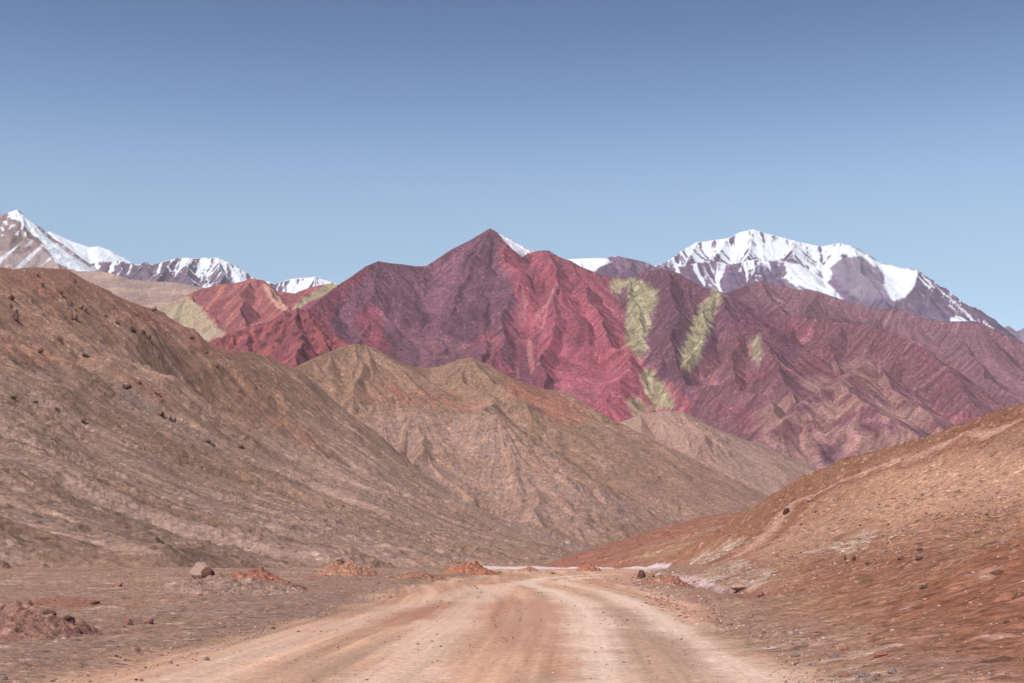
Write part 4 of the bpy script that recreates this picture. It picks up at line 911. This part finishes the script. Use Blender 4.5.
for poly, cnt, mats, lab, grp, szr in ZONES:
    xs_ = [p[0] for p in poly]; ys_ = [p[1] for p in poly]; c_ = 0
    while c_ < cnt:
        px, py = rnd.uniform(min(xs_), max(xs_)), rnd.uniform(min(ys_), max(ys_))
        if poly_sd(np.array([px]), np.array([py]), poly)[0] < 0: continue
        x_, y_, z_ = drop(px, py); sc = szr[0] * (szr[1] / szr[0]) ** (rnd.random() ** 2.2)
        m = rnd.choices(list(mats), list(mats.values()))[0]
        third = min(2, int(3 * (px - min(xs_)) / (max(xs_) - min(xs_)))); fr = (py - min(ys_)) / (max(ys_) - min(ys_))
        big = 'larger' if sc > .5 * (szr[0] + szr[1]) else 'small'; col_n = dict(grey='grey', red='red', pale='whitish', dark='dark brown', tan='tan')[m]
        full = '%s %s %s, %s %s' % (big, col_n, lab, ('far' if fr < .4 else 'near'), ('left', 'middle', 'right')[third])
        stone_copy(rnd.randrange(10), m, full, grp, (x_, y_, z_ + sc * .12), sc, rnd.uniform(0, 6)); c_ += 1
def gravel():
    r = np.random.RandomState(3); N = 62000
    ang = np.radians(r.uniform(-23, 23, N)); d = 13 * (95 / 13.) ** (r.rand(N) ** .9)
    # stones on the long face of the right hillside
    n2_ = 5200; ang[:n2_] = np.radians(r.uniform(7, 22, n2_)); d[:n2_] = r.uniform(45, 185, n2_)
    x = d * np.sin(ang); y = d * np.cos(ang); rdv = road_dist(x, y) + 1.0 * fbm(x / 6, y / 6, 3, 41)
    keep = r.rand(N) < np.where(rdv < 4.6, .07, np.where(rdv < 7, 1.0, .8)) * np.where((x > 4) & (rdv > 5), 1.6, 1) * (.35 + 1.2 * sstep(-.2, .3, fbm(x / 3, y / 3, 3, 55)))
    keep |= (np.arange(N) < n2_) & (ground_z(x, y) > .8) & (r.rand(N) < .8)
    keep[:n2_] &= fbm(x[:n2_] / 9, y[:n2_] / 9, 3, 909) > -.1
    x, y, d = x[keep], y[keep], d[keep]; n_ = len(x); z = ground_z(x, y)
    sz = (.012 + .0011 * d) * (1 + 1.4 * r.rand(n_) ** 6) * .66
    sz = sz * np.where((x > 4) & (d > 15), 1.35, 1)
    B, Fb = ICO1; nv = len(B)
    J = 1 + .28 * r.uniform(-1, 1, (n_, nv, 1)); S = sz[:, None, None] * np.stack([r.uniform(.8, 1.3, n_), r.uniform(.7, 1.1, n_), r.uniform(.45, .8, n_)], -1)[:, None, :]
    V = B[None] * J * S * .5 + np.stack([x, y, z + sz * .08], -1)[:, None]
    pal = np.array([A(156, 138, 124), A(196, 168, 148), A(160, 114, 94), A(122, 92, 78), A(222, 202, 186), A(176, 140, 118)]) * .95
    c = pal[r.choice(6, n_, p=[.26, .14, .24, .13, .03, .20])] * (1 + .25 * r.uniform(-1, 1, (n_, 1)))
    o = link_mesh('gravel', V.reshape(-1, 3), (Fb[None] + (np.arange(n_) * nv)[:, None, None]).reshape(-1, 3), m_gravel, np.repeat(c, nv, 0), None, smooth=False)
    o['kind'] = 'stuff'; o['label'] = 'fine mixed gravel strewn over plain, verges and road'; o['category'] = 'gravel'
m_gravel = terrain_mat('gravel_stone', fine=.02, amt=.2, bump=0)
gravel()
# cushion plants on the right hillside
def plant_mesh(seed):
    r = np.random.RandomState(seed); Vs = []; Fs = []; n_ = 70
    for j in range(n_):
        a, e = r.uniform(0, 2 * math.pi), r.uniform(.05, 1.2); rad = .5 * r.uniform(.4, 1)
        c = np.array([math.cos(a) * math.cos(e), math.sin(a) * math.cos(e), math.sin(e) * .8]) * rad
        u = r.normal(size=3); u /= np.linalg.norm(u); v = np.cross(u, r.normal(size=3)); v /= np.linalg.norm(v); l_ = r.uniform(.08, .16)
        Vs += [c - u * l_, c + v * l_ * .4, c + u * l_, c - v * l_ * .4]; Fs.append([4 * j, 4 * j + 1, 4 * j + 2, 4 * j + 3])
    return np.array(Vs), np.array(Fs)
M_PLANT = rock_mat('dusty_green_leaves', (160, 146, 116), .1, .3)
pp = [None] * 5
PZ = [((880, 492), (965, 508), 16, 'dusty green cushion plant on upper right hillside', 'cushion plants on the upper band'), ((950, 518), (1020, 540), 18, 'dusty green cushion plant above near red slope', 'cushion plants above the near red slope'),
      ((905, 570), (935, 580), 3, 'green cushion plant left of near red slope', 'cushion plants in the gully'), ((778, 552), (786, 558), 2, 'olive cushion plant at toe of right hillside', 'cushion plants at the hillside toe'), ((720, 520), (730, 536), 0, '', '')]
for (xa, ya), (xb, yb), cnt, lab, grp in PZ:
    for j in range(cnt):
        t = rnd.random(); px = xa + (xb - xa) * t + rnd.uniform(-4, 4); py = yb + (ya - yb) * t + rnd.uniform(-5, 5) if xb - xa > 50 else rnd.uniform(ya, yb)
        x_, y_, z_ = drop(px, py); k = rnd.randrange(5)
        if pp[k] is None:
            V, Fq = plant_mesh(k); o = link_mesh('cushion_plant', V, Fq, M_PLANT, smooth=False); pp[k] = o
        else: o = pp[k].copy(); C.objects.link(o)
        sc = rnd.uniform(.2, .5) * (y_ / 90) ; o.scale = (sc * 1.3, sc, sc * .7); o.location = (x_, y_, z_); o.rotation_euler = (0, 0, rnd.uniform(0, 6)); tagit(o, lab + ', ' + ('left', 'middle', 'right')[min(2, int(3 * t))] + (' lower' if py > (ya + yb) / 2 else ' upper') + ' part', 'plant', grp)

# ------------------------------------------------------------------ thin dusty air
def haze():
    import bmesh
    bm = bmesh.new(); bmesh.ops.create_cube(bm, size=1)
    for v in bm.verts:
        v.co.x = v.co.x * 32000; v.co.y = v.co.y * 32000; v.co.z = -62 if v.co.z < 0 else 3400
    me = bpy.data.meshes.new('haze'); bm.to_mesh(me); bm.free()
    m = bpy.data.materials.new('haze'); m.use_nodes = True; n = m.node_tree.nodes; l = m.node_tree.links
    n.remove(n['Principled BSDF']); v = n.new('ShaderNodeVolumePrincipled')
    v.inputs['Color'].default_value = (.93, .95, 1, 1); v.inputs['Density'].default_value = 1.6e-5; v.inputs['Anisotropy'].default_value = 0.0
    l.new(v.outputs[0], n['Material Output'].inputs['Volume'])
    me.materials.append(m); o = bpy.data.objects.new('haze', me); C.objects.link(o); o['kind'] = 'stuff'
haze()
